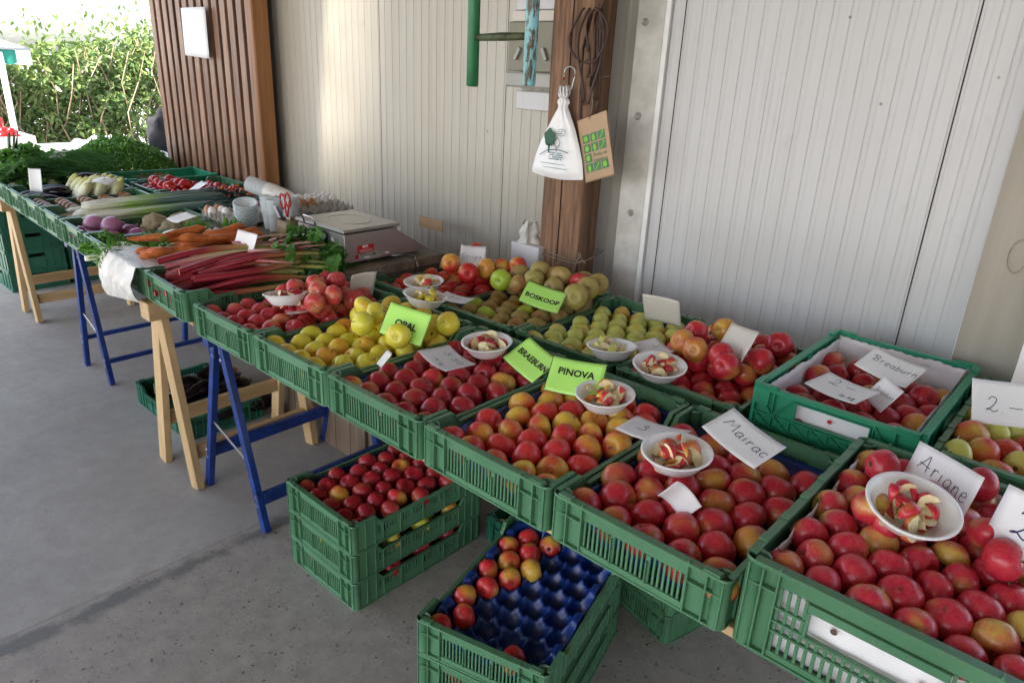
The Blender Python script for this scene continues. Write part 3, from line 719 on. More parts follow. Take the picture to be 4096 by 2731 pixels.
def crate_proto(kind):
    if kind in proto: return proto[kind]
    if kind == 'a': d = dict(e=end_wall_mesh(CW, CH, 1), s=side_wall_mesh(CL, CH), b=base_mesh(CW, CL), h=CH, lat=False)
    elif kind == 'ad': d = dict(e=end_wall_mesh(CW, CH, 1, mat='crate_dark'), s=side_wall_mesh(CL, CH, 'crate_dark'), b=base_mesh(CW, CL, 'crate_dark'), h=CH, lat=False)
    elif kind == 'bright': d = dict(e=lattice_mesh(CW, .138, 'x', 'crate_bright', True, 1), s=lattice_mesh(CL, .138, 'y', 'crate_bright', True, 1), b=base_mesh(CW, CL, 'crate_bright'), h=.138, lat=True)
    elif kind == 'low': d = dict(e=lattice_mesh(CW, .112, 'x', 'crate_bright', False, 1), s=lattice_mesh(CL, .112, 'y', 'crate_bright', True, 1), b=base_mesh(CW, CL, 'crate_bright'), h=.112, lat=True)
    elif kind == 'tall': d = dict(e=tall_end(), s=tall_side(), b=base_mesh(CW, CL), h=.18, lat=False)
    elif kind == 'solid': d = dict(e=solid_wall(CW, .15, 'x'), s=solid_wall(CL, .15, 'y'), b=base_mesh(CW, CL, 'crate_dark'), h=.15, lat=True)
    proto[kind] = d; return d
def solid_wall(Wd, h, along):
    b = MB(); H = Wd/2-.012
    def bx(a0, a1, d0, d1, z0, z1, bv=0):
        (b.box(a0, a1, d0, d1, z0, z1, bev=bv) if along == 'x' else b.box(d0, d1, a0, a1, z0, z1, bev=bv))
    bx(-H, H, 0, .016, h-.012, h, .001); bx(-H, H, .002, .014, 0, .012, .001)
    bx(-H, -.055, .006, .010, .012, h-.012); bx(.055, H, .006, .010, .012, h-.012); bx(-.055, .055, .006, .010, .012, h-.055); bx(-.055, .055, .006, .010, h-.028, h-.012)
    for k in range(-3, 4):
        if k: bx(k*H/3.6-.001, k*H/3.6+.001, .002, .006, .012, h-.012)
    return b.mesh('solid_wall', M['crate_dark'])
def tall_end():
    h, W = .18, CW; b = MB(); hw = W/2; bv = .0008; cx = .140
    b.box(-hw+.018, hw-.018, .0, .019, h-.008, h, bev=bv)
    b.box(-cx, cx, .009, .013, h-.034, h-.0082)
    b.box(-hw+.014, hw-.014, .003, .018, 0, .006, bev=bv); b.box(-cx, cx, .006, .0135, .0062, .018, bev=bv)
    hx = .088; zt, zb = h-.050, h-.098
    b.box(-hx-.004, hx+.004, .002, .0128, zb-.005, zb, bev=bv); b.box(-hx-.004, hx+.004, .002, .0128, zt, h-.0345, bev=bv)
    b.box(-hx-.004, -hx, .002, .0128, zb+.0002, zt-.0002); b.box(hx, hx+.004, .002, .0128, zb+.0002, zt-.0002)
    for z in (.058, h-.075, h-.102):
        if z > .1: b.box(-cx, -hx-.005, .0045, .0125, z, z+.004); b.box(hx+.005, cx, .0045, .0125, z, z+.004)
        else: b.box(-cx, cx, .0045, .0125, z, z+.004)
    x = -cx+.003
    while x < cx-.005:
        inh = -hx-.006 < x < hx+.002
        b.box(x, x+.005, .0075, .0122, .0182, (zb-.0052) if inh else h-.0342); x += .0128
    b.box(-hw+.018, -cx, .0125, .0165, .0065, h-.0085); b.box(cx, hw-.018, .0125, .0165, .0065, h-.0085)
    for sx in (-1, 1):
        for xx in (cx, cx+.024, hw-.012): b.box(sx*xx-.0017, sx*xx+.0017, .0002, .0122, .0062, h-.0082 if xx > cx else h+.004, bev=.0006)
        a0, a1 = cx+.002, hw-.0137
        b.box(min(sx*a0, sx*a1), max(sx*a0, sx*a1), .0012, .0122, h-.046, h-.043)
        b.lathe([(.0165, .002), (.0165, h-.001), (.0185, h), (.0185, h-.008), (.0135, h-.008), (.0135, .002)], 16, c=(sx*(hw-.019), .019, 0))
    return b.mesh('end_wall', M['crate'])
def tall_side():
    h = .18; b = MB(); hl = CL/2-.02
    b.box(.006, .0095, -hl, hl, .003, h-.004); b.box(.0005, .0145, -hl, hl, h-.007, h, bev=.001); b.box(.0015, .0125, -hl, hl, 0, .0045)
    for k in range(13): y = -hl+.03+k*(2*hl-.06)/12; b.box(.0012, .0058, y-.0014, y+.0014, .005, h-.0075)
    for k in range(6): y = -hl+.05+k*(2*hl-.1)/5; b.box(.0002, .0150, y-.012, y+.012, h+.0003, h+.003, bev=.0005)
    return b.mesh('side_wall', M['crate'])
def crate(kind, x0, y0, z, label, group, rz=0, sx=1, lat=None):
    """x0,y0: front-left outer corner when rz=0 (crate width along x)"""
    d = crate_proto(kind)
    cx, cy = Matrix.Rotation(rz, 2) @ Vector((CW/2*sx, CL/2))
    t = thing('produce_crate', label, 'crate', (x0+cx, y0+cy, z), rz, group, scale=(sx, 1, 1))
    link('base', d['b'], t)
    link('end_wall', d['e'], t, loc=(0, -CL/2, 0)); link('end_wall', d['e'], t, loc=(0, CL/2, 0), rot=(0, 0, math.pi))
    link('side_wall', d['s'], t, loc=(-CW/2, 0, 0)); link('side_wall', d['s'], t, loc=(CW/2, 0, 0), rot=(0, 0, math.pi))
    return t
G1 = 'sage green crates on the near table'; G2 = 'sage green crates on the far table'
# ------------------------------------------------------------------ apples
def apple_mesh(var, mat, long=1.0, seed=0):
    b = MB(); nu, nv = 26, 16; Rr = 1.0
    rows = []
    for j in range(nv+1):
        ph = math.pi*j/nv; ring = []
        for i in range(nu):
            a = 2*math.pi*i/nu; sn, cs = math.sin(ph), math.cos(ph)
            rad = sn*(1+.07*cs)*(1+.025*math.cos(5*a)*(.5-.5*cs)) ; z = .88*cs*long
            z -= .26*math.exp(-(rad/.27)**2)*(1 if cs > 0 else 0); z += .15*math.exp(-(rad/.25)**2)*(1 if cs < 0 else 0)
            v = Vector((rad*math.cos(a), rad*math.sin(a), z))
            v *= 1+.05*noise.noise(v*1.1+Vector((seed*5, 0, 0)))
            ring.append(b.b.verts.new(v*.0365))
            if j in (0, nv): break
        rows.append(ring)
    for j in range(nv):
        A_, B_ = rows[j], rows[j+1]
        for i in range(nu):
            i2 = (i+1) % nu
            if len(A_) == 1: f = b.b.faces.new([A_[0], B_[i], B_[i2]])
            elif len(B_) == 1: f = b.b.faces.new([A_[i], B_[0], A_[i2]])
            else: f = b.b.faces.new([A_[i], B_[i], B_[i2], A_[i2]])
            f.smooth = True; f.material_index = 0
    # calyx
    zc = -.0365*(.88*long-.13)
    for k in range(5):
        a = k*1.2566; b.prism([(0, 0), (.0035, .0022), (.0065, 0), (.0035, -.0022)], zc-.0012, zc-.0002, 'xy', 1, Matrix.Rotation(a, 4, 'Z'))
    return b.mesh('apple', [mat, M['calyx']], norm=False)
def fixn(me):
    bm = bmesh.new(); bm.from_mesh(me); bmesh.ops.recalc_face_normals(bm, faces=bm.faces); bm.to_mesh(me); bm.free(); return me
AM = {}
for k in A:
    lg = {'ariane': 1.02, 'mairac': 1.04, 'golden': .92, 'brae': 1.03, 'red': 1.02}.get(k, .98)
    AM[k] = [fixn(apple_mesh(k, A[k], lg, i)) for i in range(2)]
b = MB(); b.tube([(0, 0, .019), (.001, 0, .026), (.004, .001, .035)], [.0011, .0009, .0014], 6); STEM = b.mesh('stem', M['stem'])
bulk = {}      # apples too small or hidden to be single objects
CAM = Vector((2.3545, -.991, 1.7077))
n_ind = 0
def apple(k, p, label, group, ind=True, rot=None, r=.0365, stem=None, cat='apple'):
    global n_ind
    e = rot or Euler((R(random.choice((1, 1, 1, -1, -1, .35))*random.uniform(55, 115)), R(random.uniform(-25, 25)), random.uniform(0, 6.28)))
    s_ = r/.0365*random.uniform(.965, 1.035); me = random.choice(AM[k])
    if not ind:
        bulk.setdefault(k, []).append((me, Matrix.Translation(p) @ e.to_matrix().to_4x4() @ Matrix.Scale(s_, 4))); return
    n_ind += 1
    o = link('apple', me, loc=p, rot=e, scale=(s_*random.uniform(.95, 1.04), s_, s_*random.uniform(.92, 1.07))); tag(o, label, cat, group)
    top = e.to_matrix() @ Vector((0, 0, 1)); 
    if stem is None: stem = top.dot((CAM-Vector(p)).normalized()) > .15
    if stem: link('stem', STEM, o)
    return o
def hexpos(x0, y0, W=CW, L=CL, px=.0760, py=.0672, mx=.052, my=.052, flip=0, n5=5):
    out = []; rows = int((L-2*my)/py)+1
    for j in range(rows):
        n = n5 if (j+flip) % 2 == 0 else n5-1
        xs = (W-(n-1)*px)/2
        for i in range(n): out.append((x0+xs+i*px, y0+my+j*py, j, i))
    return out
def tray_mesh(W, L, cap=1.22):
    cups = [(x, y) for x, y, j, i in hexpos(-W/2, -L/2, W, L)]
    b = MB()
    def f(u, v):
        x, y = (-.5+u)*(W-.036), (-.5+v)*(L-.036)
        d = min(math.hypot(x-cx, y-cy) for cx, cy in cups)
        z = .010+.040*min(cap, (d/.040))**2.8
        e = min(u, 1-u)*(W-.036); e2 = min(v, 1-v)*(L-.036); ee = min(e, e2)
        if ee < .012: z = max(z, .050+(.012-ee)*1.5)
        return Vector((x, y, z))
    b.grid(f, 66, 100); return b.mesh('tray', M['tray'], norm=False)
TR = tray_mesh(CW, CL); TRL = tray_mesh(CW, CL, .90)
def tray(x0, y0, z, label, rz=0, sx=1):
    cx, cy = Matrix.Rotation(rz, 2) @ Vector((CW/2*sx, CL/2))
    o = link('fruit_tray', TR if 'empty' in label else TRL, loc=(x0+cx, y0+cy, z+.010 if 'empty' in label else z+.004), rot=(0, 0, rz), scale=(sx, 1, 1)); tag(o, label, 'fruit tray', 'blue moulded fruit trays'); solid(o, .001, -1)
    return o
P = .402; ZT = .798
def fill(k, x0, y0, z, label, group, ind=True, skip=None, top=None, dz=.0665, rz=0, r=.0382, mixin=None, jz=.004, flip=0, hx={}):
    Rm = Matrix.Rotation(rz, 2)
    for lx, ly, j, i in hexpos(0, 0, flip=flip, **hx):
        if skip and skip(lx, ly): continue
        kk = mixin(j, i) if mixin else k
        q = Rm @ Vector((lx+random.uniform(-.004, .004), ly+random.uniform(-.004, .004)))
        apple(kk or k, (x0+q.x, y0+q.y, z+dz+random.uniform(-jz, jz)), label, group, ind, r=r)
    if top:
        for lx, ly, j, i in hexpos(0, 0, flip=flip, **hx):
            lx2, ly2 = lx+.037, ly+.033
            if lx2 > CW-.045 or ly2 > CL-.045 or not top(lx2, ly2): continue
            q = Rm @ Vector((lx2+random.uniform(-.006, .006), ly2+random.uniform(-.006, .006)))
            apple(k, (x0+q.x, y0+q.y, z+dz+.050+random.uniform(-.004, .006)), label, group, ind, r=r)
random.seed(21)
# --- front row, near table
crate('a', 0, 0, ZT, 'sage green crate of dark red apples beside the rhubarb crate', G1)
crate('a', P, 0, ZT, 'sage green crate of yellow apples with the lime OPAL sign', G1)
crate('a', 2*P, 0, ZT, 'sage green crate of crimson apples with the lime BRAEBURN sign', G1)
crate('a', 3*P, 0, ZT, 'sage green crate of orange red apples with the lime PINOVA sign', G1)
crate('a', 4*P, 0, ZT, 'sage green crate of large red apples with the Mairac card', G1)
crate('tall', 2.014, .004, ZT, 'deep sage green crate with paper liner and Ariane card, nearest in the photo', G1, sx=1.09)
crate('a', .11, .648, ZT, 'sage green rear crate of bright red apples with the Crispy card', G1)
crate('a', .512, .648, ZT, 'sage green rear crate of brown russet apples with the BOSKOOP sign', G1)
crate('a', .914, .648, ZT, 'sage green rear crate of pale green yellow apples with an upright cream card', G1)
crate('a', 1.318, .648, ZT, 'sage green rear crate of heaped red apples left of the bright green crate', G1)
crate('bright', 1.738, .640, .862, 'bright green lattice crate lined with white paper, Breaburn card', 'bright green lattice crates')
o = crate('a', 1.725, .645, .748, 'sage green crate under the bright green lattice crate', G1)
crate('tall', 2.147, .648, ZT, 'deep sage green crate of green and yellow apples at the right frame edge', G1)
for nme, x0, y0 in (('yellow OPAL', P, 0), ('crimson BRAEBURN', 2*P, 0), ('orange red PINOVA', 3*P, 0), ('Mairac', 4*P, 0), ('pale green', .914, .648)):
    tray(x0, y0, ZT, 'blue moulded tray under the %s apples' % nme)
tray(0, 0, ZT, 'blue moulded tray under the dark red apples beside the rhubarb'); tray(.11, .648, ZT, 'blue moulded tray under the Crispy apples'); tray(.512, .648, ZT, 'blue moulded tray under the russet apples'); tray(1.318, .648, ZT, 'blue moulded tray under the heaped red rear apples')
GA = 'apples in the %s crate'
fill('royal', 0, 0, ZT, '', '', ind=False, top=lambda x, y: y > .235 and not (x < .09 and y > .5), skip=lambda x, y: x < .1 and y > .42, mixin=lambda j, i: 'red' if (j*3+i) % 3 else 'royal')
for p_ in ((.209, .284, .955), (.311, .308, .965), (.391-.02, .326, .962), (.369, .255, .950), (.241, .345, .970), (.255, .42, .972)):
    apple('royal', p_, 'red apple in the crate beside the rhubarb', GA % 'red front')
fill('opal', P, 0, ZT, 'yellow apple in the OPAL crate', GA % 'OPAL', top=lambda x, y: y > .33 and x > .04)
apple('opal', (.534, .338, .96), 'yellow apple in the OPAL crate', GA % 'OPAL', r=.038); apple('opal', (.60, .335, .955), 'yellow apple in the OPAL crate', GA % 'OPAL', r=.038)
apple('opal', (.784, .275, .945), 'single yellow apple leaning in front of the lime OPAL sign', None, rot=Euler((R(75), 0, R(35))), r=.0385)
apple('opal', (.639, .252, .950), 'plump yellow apple on the pile just left of the OPAL sign, calyx showing', None, rot=Euler((R(70), 0, R(-20))), r=.0385)
apple('opal', (.812, .455, .950), 'yellow green apple on top right of the OPAL sign', None, r=.038)
fill('brae', 2*P, 0, ZT, 'crimson apple in the BRAEBURN crate', GA % 'BRAEBURN', skip=lambda x, y: False, mixin=lambda j, i: 'pinova' if (j, i) in ((3, 1), (5, 3), (0, 0)) else 'brae')
fill('pinova', 3*P, 0, ZT, 'orange red apple in the PINOVA crate', GA % 'PINOVA', r=.0382)
fill('mairac', 4*P, 0, ZT, 'large red apple in the Mairac crate', GA % 'Mairac', r=.0410, dz=.068, hx=dict(n5=5, px=.0775, py=.0700, my=.055))
# Ariane: two layers in the deep crate, top layer visible
fill('ariane', 2.014, .004, ZT, 'red and yellow apple in the Ariane crate', GA % 'Ariane', r=.0345, dz=.150, jz=.006, hx=dict(W=CW*1.09, n5=6, px=.0675, py=.0600, my=.055), top=lambda x, y: y > .26 and random.random() < .22)
fill('ariane', 2.014, .004, ZT, 'apple', 'x', ind=False, r=.034, dz=.092, jz=.004, flip=1, hx=dict(W=CW*1.09, n5=6, px=.0675, py=.0600, my=.066))
for p_ in ((2.16, .26, .985), (2.22, .33, .99)):
    apple('ariane', p_, 'red and yellow apple in the Ariane crate', GA % 'Ariane', r=.034)
fill('mairac', 1.318, .648, ZT, '', '', ind=False, r=.0375, top=lambda x, y: y > .20)
for p_ in ((1.421, .855, .965), (1.474, .837, .960), (1.558, .833, .968), (1.594, .80, .955), (1.65, .90, .96), (1.418, .944, .972), (1.472, 1.027, .975), (1.643, 1.042, .972)):
    apple('pinova' if random.random() < .12 else 'mairac', p_, 'red apple in the heaped rear crate left of the bright green crate', GA % 'heaped rear', rot=Euler((R(random.uniform(60, 85)), 0, R(random.uniform(-30, 45)))), r=.039)
random.seed(5)
fill('mairac', 1.738, .640, .862, 'crimson apple in the bright green lattice crate', GA % 'bright green', r=.0365, dz=.066, skip=lambda x, y: y > .53, hx=dict(n5=5, px=.073, my=.060), mixin=lambda j, i: 'brae' if (i+j) % 2 else 'mairac', jz=.012)
fill('redyel', 2.147, .648, ZT, 'green and red apple in the crate at the right frame edge', GA % 'right edge', r=.039, skip=lambda x, y: x > .27, dz=.150, jz=.012, mixin=lambda j, i: 'golden' if (i*2+j) % 3 == 0 else 'redyel')
random.seed(9)
I0 = False
fill('crisp', .11, .648, ZT, '', '', ind=I0)
fill('crisp', .11, .648, ZT, '', '', ind=I0, skip=lambda x, y: True, top=lambda x, y: y > .33 and x > .12)
fill('bosk', .512, .648, ZT, '', '', ind=I0, top=lambda x, y: y > .34, mixin=lambda j, i: 'green' if (j, i) in ((1, 1), (2, 0), (3, 2)) else 'bosk')
fill('golden', .914, .648, ZT, '', '', ind=I0)
g2 = GA % 'Crispy and BOSKOOP'
for k_, p_, r_, lb in (('green', (.600, .925, .960), .043, 'bright green apple perched between the Crispy and BOSKOOP crates'),
        ('bosk', (.926, .965, .965), .047, 'big russet apple at the right of the BOSKOOP sign, calyx facing the camera'),
        ('bosk', (.915, 1.055, .975), .043, 'russet apple just behind the biggest russet apple'),
        ('bosk', (.905, 1.13, .975), .042, 'russet apple at the rear right corner of the BOSKOOP heap'),
        ('crisp', (.462, .884, .965), .041, 'shiny bright red apple just below the Crispy card'),
        ('crisp', (.486, .960, .975), .039, 'bright red apple right of the shiny one below the Crispy card'),
        ('pinova', (.333, .912, .972), .039, 'orange brown apple touching the left edge of the Crispy card'),
        ('crisp', (.50, 1.03, .968), .039, 'red apple behind the pair below the Crispy card'),
        ('redyel', (.565, 1.06, .985), .038, 'yellow red apple in front of the gray carton'),
        ('crisp', (.29, 1.10, .985), .038, 'dark red apple peeping out behind the Crispy card'),
        ('bosk', (.672, 1.067, .985), .040, 'olive russet apple at the crest of the BOSKOOP heap'),
        ('bosk', (.70, 1.00, .970), .040, 'russet apple just below the crest of the BOSKOOP heap'),
        ('bosk', (.775, 1.07, .985), .041, 'russet apple on the crest right of the olive one'),
        ('mairac', (.845, 1.09, .975), .038, 'red apple lying among the russet apples')):
    apple(k_, p_, lb, g2, rot=Euler((R(random.uniform(60, 95)), 0, R(random.uniform(0, 50)))), r=r_)
for q in ((.66, .96, .95), (.72, 1.10, .97), (.80, 1.0, .96), (.60, 1.03, .965), (.64, 1.13, .965), (.84, 1.14, .97)):
    apple('bosk', q, '', '', ind=False, r=.040)
# ------------------------------------------------------------------ floor stacks
ST = (.376, .088)
for n, (zz_, k_, lb) in enumerate(((0, 'brae', 'bottom crate of the three crate floor stack, red apples inside'), (.1125, 'opal', 'middle crate of the three crate floor stack, yellow apples inside'), (.225, 'brae', 'topmost crate of the three crate floor stack, full of dark red apples'))):
    crate('a', ST[0], ST[1], zz_, 'sage green '+lb, 'crates stacked on the floor')
    if n == 2: tray(ST[0], ST[1], zz_, 'blue moulded tray in the topmost floor stack crate')
    fill(k_, ST[0], ST[1], zz_, 'dark red apple in the topmost floor stack crate', GA % 'floor stack', ind=False, dz=.064, mixin=(lambda j, i: 'pinova' if (i*j) % 4 == 1 else 'brae') if n != 1 else (lambda j, i: 'pinova' if (i+j) % 4 == 1 else 'opal'))
BT = (1.206, -.026); br = R(14.5)
for n in range(3):
    lb = ('bottom', 'middle', 'topmost')[n]
    crate('a', BT[0], BT[1], n*.1125, 'sage green %s crate of the front floor stack%s' % (lb, ' with the almost empty blue tray' if n == 2 else ' under the blue tray crate'), 'crates stacked on the floor', rz=br)
    if n == 1: fill('redyel', BT[0], BT[1], n*.1125, '', '', ind=False, dz=.055, rz=br)
tray(BT[0], BT[1], .225, 'almost empty blue moulded tray in the front floor stack', rz=br)
Rm = Matrix.Rotation(br, 2); random.seed(2)
hp = hexpos(0, 0)
def pick(j, i): return [h for h in hp if h[2] == j and h[3] == i][0]
for (j, i) in ((0, 0), (1, 0), (2, 0), (3, 0), (4, 0), (5, 0), (6, 0), (7, 0), (4, 1), (5, 1), (7, 1), (6, 1), (0, 3)):
    try: lx, ly, _, _ = pick(j, i)
    except IndexError: continue
    q = Rm @ Vector((lx, ly)); apple('pinova', (BT[0]+q.x, BT[1]+q.y, .225+.062), 'red and yellow apple left in the almost empty blue tray', 'apples in the almost empty blue tray', r=.0365)
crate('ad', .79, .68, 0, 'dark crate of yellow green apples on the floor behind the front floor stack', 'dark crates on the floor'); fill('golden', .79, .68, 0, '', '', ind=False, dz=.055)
for n in range(2): crate('a', 1.205, .80, n*.1125, 'shaded sage green %s crate of the pair on the floor under the Mairac crate' % ('lower', 'upper')[n], 'crates stacked on the floor', rz=R(-15))
# aubergine crate on the floor, long side along x
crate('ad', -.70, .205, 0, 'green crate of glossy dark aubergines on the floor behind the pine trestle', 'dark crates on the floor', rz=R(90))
for n in range(5):
    for q, yy in enumerate((.27, .68)):
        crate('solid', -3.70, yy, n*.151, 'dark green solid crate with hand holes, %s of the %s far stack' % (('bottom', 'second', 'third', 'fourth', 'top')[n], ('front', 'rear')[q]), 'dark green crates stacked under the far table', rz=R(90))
# bulk apples as one object
b = bmesh.new(); mats = []; 
for k, L_ in bulk.items():
    mi = len(mats); mats.append(A[k]); 
    for me, mt in L_:
        n0 = len(b.verts); f0 = len(b.faces); b.from_mesh(me); b.verts.ensure_lookup_table(); b.faces.ensure_lookup_table()
        for v in b.verts[n0:]: v.co = mt @ v.co
        for f in b.faces[f0:]: f.material_index = mi if f.material_index == 0 else 99
mats.append(M['calyx'])
for f in b.faces:
    if f.material_index == 99 or f.material_index > len(mats): f.material_index = len(mats)-1
me = bpy.data.meshes.new('apples'); b.to_mesh(me); b.free()
for q in mats: me.materials.append(q)
o = link('apples', me); tag(o, 'the smaller and half hidden apples filling the rear and floor crates', 'apples', kind='stuff')
# ------------------------------------------------------------------ bowls with slices
def slice_mesh(skin, seed):
    random.seed(seed); b = MB(); Rr = .030; ang = R(random.uniform(26, 44)); n = 7; lo, hi = -.016, .016
    top, bot = [], []
    prof = [(-1, .25), (-.8, .66), (-.4, .94), (0, 1), (.4, .94), (.8, .66), (1, .25)]
    lng = random.uniform(.55, .9)
    rows = []
    for (zz, rr) in prof: rows.append([b.b.verts.new((math.cos(ang*(k/3-.5))*rr*Rr, math.sin(ang*(k/3-.5))*rr*Rr, zz*.024*lng)) for k in range(4)])
    core = [b.b.verts.new((.006, 0, zz*.020*lng)) for zz, _ in prof]
    for j in range(6):
        for k in range(3): f = b.b.faces.new([rows[j][k], rows[j][k+1], rows[j+1][k+1], rows[j+1][k]]); f.material_index = 1; f.smooth = True
        b.b.faces.new([core[j], rows[j][0], rows[j+1][0], core[j+1]]); b.b.faces.new([core[j], core[j+1], rows[j+1][3], rows[j][3]])
    b.b.faces.new([core[0]]+rows[0][::-1]); b.b.faces.new([core[6]]+rows[6])
    return b.mesh('slice', [M['flesh'], skin])
SL = {k: [slice_mesh(A[k], i) for i in range(3)] for k in ('opal', 'brae', 'golden', 'pinova', 'mairac')}
BP = [(.030, 0), (.044, .0), (.050, .004), (.066, .026), (.072, .036), (.0765, .0375), (.0765, .0390), (.0705, .0395), (.064, .028), (.048, .006), (.042, .0022), (0, .0022)]
b = MB(); b.lathe([(0, 0)]+BP, 40); BOWL = b.mesh('bowl', M['bowl'])
def bowl(x, y, zr, skin, label, lb, tx=0, ty=0, n=13, sc=1):
    n += 5
    e = Euler((R(tx), R(ty), random.uniform(0, 6)*0)); Mx = Matrix.Translation((x, y, zr-.039*sc)) @ e.to_matrix().to_4x4() @ Matrix.Scale(sc, 4)
    o = link('sample_bowl', BOWL, mat=Mx); tag(o, label, 'bowl', 'white bowls of apple slices')
    for k in range(n):
        a = k*2.4; rr = .048*math.sqrt((k+.5)/n); zz = .014+(.014 if k > n*.6 else 0)+random.uniform(0, .006)
        if k > n*.55: rr *= .7
        mm = Mx @ Matrix.Translation((rr*math.cos(a), rr*math.sin(a), zz)) @ Euler((random.uniform(0, 6), random.uniform(0, 6), random.uniform(0, 6))).to_matrix().to_4x4() @ Matrix.Scale(random.uniform(.85, 1.15), 4)
        o = link('apple_slice', random.choice(SL[skin]), mat=mm); tag(o, 'cut apple piece in the bowl '+lb, 'apple slice', 'slices in the bowl '+lb)
random.seed(31)
bowl(.249, .219, .962, 'brae', 'white bowl of apple pieces on the red apples beside the rhubarb', 'beside the rhubarb', tx=-4, ty=-8)
bowl(.613, .525, .985, 'opal', 'white bowl of pale slices just above the OPAL sign', 'above the OPAL sign', tx=-6, ty=6)
bowl(.409, .705, .955, 'pinova', 'white bowl of apple pieces on the Crispy crate front rim', 'on the Crispy crate', n=15, tx=4)
bowl(1.014, .425, .958, 'brae', 'white bowl of red skinned pieces above the BRAEBURN crate', 'above the BRAEBURN crate', n=15, tx=5)
bowl(1.272, .70, .950, 'golden', 'white bowl of green slices on the pale green apples', 'on the pale green apples', tx=-2, ty=-4)
bowl(1.469, .384, .962, 'pinova', 'white bowl of apple pieces covering the end of the PINOVA sign', 'beside the PINOVA sign', n=15, tx=4)
bowl(1.46, .660, .962, 'mairac', 'white bowl of red skinned pieces at the front of the heaped rear crate', 'on the heaped rear crate', n=15, tx=6, ty=4)
bowl(1.751, .25, .968, 'mairac', 'white bowl of red and white pieces left of the Mairac card', 'beside the Mairac card', n=16, tx=5)
bowl(2.190, .262, 1.048, 'mairac', 'nearest white bowl of apple pieces, in front of the Ariane card', 'in front of the Ariane card', tx=13, ty=8, n=14, sc=1.0)
# ------------------------------------------------------------------ cards
LET = {
 'M': (1.1, [[(0, 0), (.25, 1), (.5, .35), (.85, 1.05), (1, 0)]]), 'a': (.62, [[(.5, .5), (.3, .6), (.08, .4), (.1, .08), (.3, 0), (.48, .2), (.52, .55), (.5, .15), (.62, .02)]]),
 'i': (.3, [[(.1, .55), (.12, .02)], [(.14, .78), (.15, .8)]]), 'r': (.5, [[(.08, .58), (.1, 0)], [(.1, .35), (.22, .55), (.42, .55)]]),
 'c': (.5, [[(.45, .5), (.28, .6), (.08, .4), (.1, .1), (.28, 0), (.46, .1)]]), 'A': (.95, [[(0, 0), (.3, .6), (.5, 1.05), (.62, .5), (.7, 0)], [(.05, .38), (.85, .36)]]),
 'n': (.6, [[(.08, .58), (.1, 0)], [(.1, .3), (.22, .52), (.4, .56), (.46, .3), (.48, .02), (.58, .02)]]), 'e': (.55, [[(.08, .3), (.45, .38), (.4, .58), (.2, .6), (.06, .3), (.15, .02), (.35, 0), (.52, .1)]]),
 'B': (.85, [[(.2, 1), (.18, 0)], [(-.15, .8), (.2, 1.02), (.6, .95), (.58, .65), (.22, .52), (.62, .42), (.62, .08), (.05, 0)]]),
 'b': (.55, [[(.1, 1), (.08, .02), (.3, 0), (.46, .2), (.4, .45), (.12, .4)]]), 'u': (.6, [[(.06, .56), (.08, .1), (.25, 0), (.44, .15), (.48, .56), (.48, .1), (.58, .02)]]),
 'C': (.8, [[(.68, .85), (.45, 1), (.12, .75), (.05, .35), (.25, 0), (.55, .02), (.72, .15)]]), 's': (.45, [[(.36, .52), (.2, .6), (.08, .46), (.32, .24), (.28, .02), (.06, .04)]]),
 'p': (.55, [[(.1, .56), (.08, -.4)], [(.1, .4), (.3, .58), (.46, .35), (.3, .05), (.1, .1)]]), 'y': (.55, [[(.06, .56), (.2, .2), (.44, .56), (.3, 0), (.1, -.4)]]),
 '2': (.8, [[(.12, .75), (.3, 1), (.58, .9), (.55, .6), (.25, .15), (.05, .05), (.2, .14), (.5, 0), (.75, .15)]]), '3': (.75, [[(.08, .95), (.45, 1), (.5, .75), (.22, .6), (.55, .45), (.5, .1), (.2, 0), (-.2, .12)]]),
 '5': (.7, [[(.55, 1), (.2, .95), (.12, .6), (.45, .6), (.5, .2), (.25, 0), (.02, .08)]]), '0': (.65, [[(.3, .95), (.08, .6), (.12, .1), (.35, 0), (.52, .35), (.48, .85), (.3, .95)]]),
 '.': (.3, [[(.08, .0), (.1, .03)]]), '-': (.9, [[(.05, .45), (.8, .5)]]), 'l': (.25, [[(.1, 1), (.08, .0)]]), 'k': (.55, [[(.1, 1), (.08, 0)], [(.45, .55), (.12, .28), (.45, 0)]]),
 'g': (.5, [[(.45, .5), (.2, .58), (.1, .3), (.3, .15), (.45, .5), (.42, -.25), (.15, -.35), (.1, -.15), (.5, .05)]]), ' ': (.4, []), '7': (.6, [[(.05, .9), (.5, 1), (.25, .3), (.2, 0)]]), 'o': (.5, [[(.2, .5), (.05, .3), (.2, .02), (.42, .2), (.36, .5), (.2, .5)]]),
}
def cat(pts, n=5):
    if len(pts) < 3: return pts
    out = []
    for i in range(len(pts)-1):
        p0, p1, p2, p3 = pts[max(0, i-1)], pts[i], pts[i+1], pts[min(len(pts)-1, i+2)]
        for k in range(n):
            t_ = k/n
            out.append(tuple(.5*((2*p1[d])+(-p0[d]+p2[d])*t_+(2*p0[d]-5*p1[d]+4*p2[d]-p3[d])*t_**2+(-p0[d]+3*p1[d]-3*p2[d]+p3[d])*t_**3) for d in (0, 1)))
    out.append(pts[-1]); return out
def write(b, txt, x, y, h, lw, ang=0, sp=1.0, z=.0009):
    ca, sa = math.cos(ang), math.sin(ang); cx = 0
    for ch in txt:
        wd_, strokes = LET[ch]
        for st in strokes:
            pp = cat(st) if ch not in 'Mk' else st
            P3 = [(x+ca*(cx+px*h)-sa*(py*h), y+sa*(cx+px*h)+ca*(py*h), z) for px, py in pp]
            b.tube(P3, lw, 5, flat=.35)
        cx += (wd_+.12)*h*sp
    return b
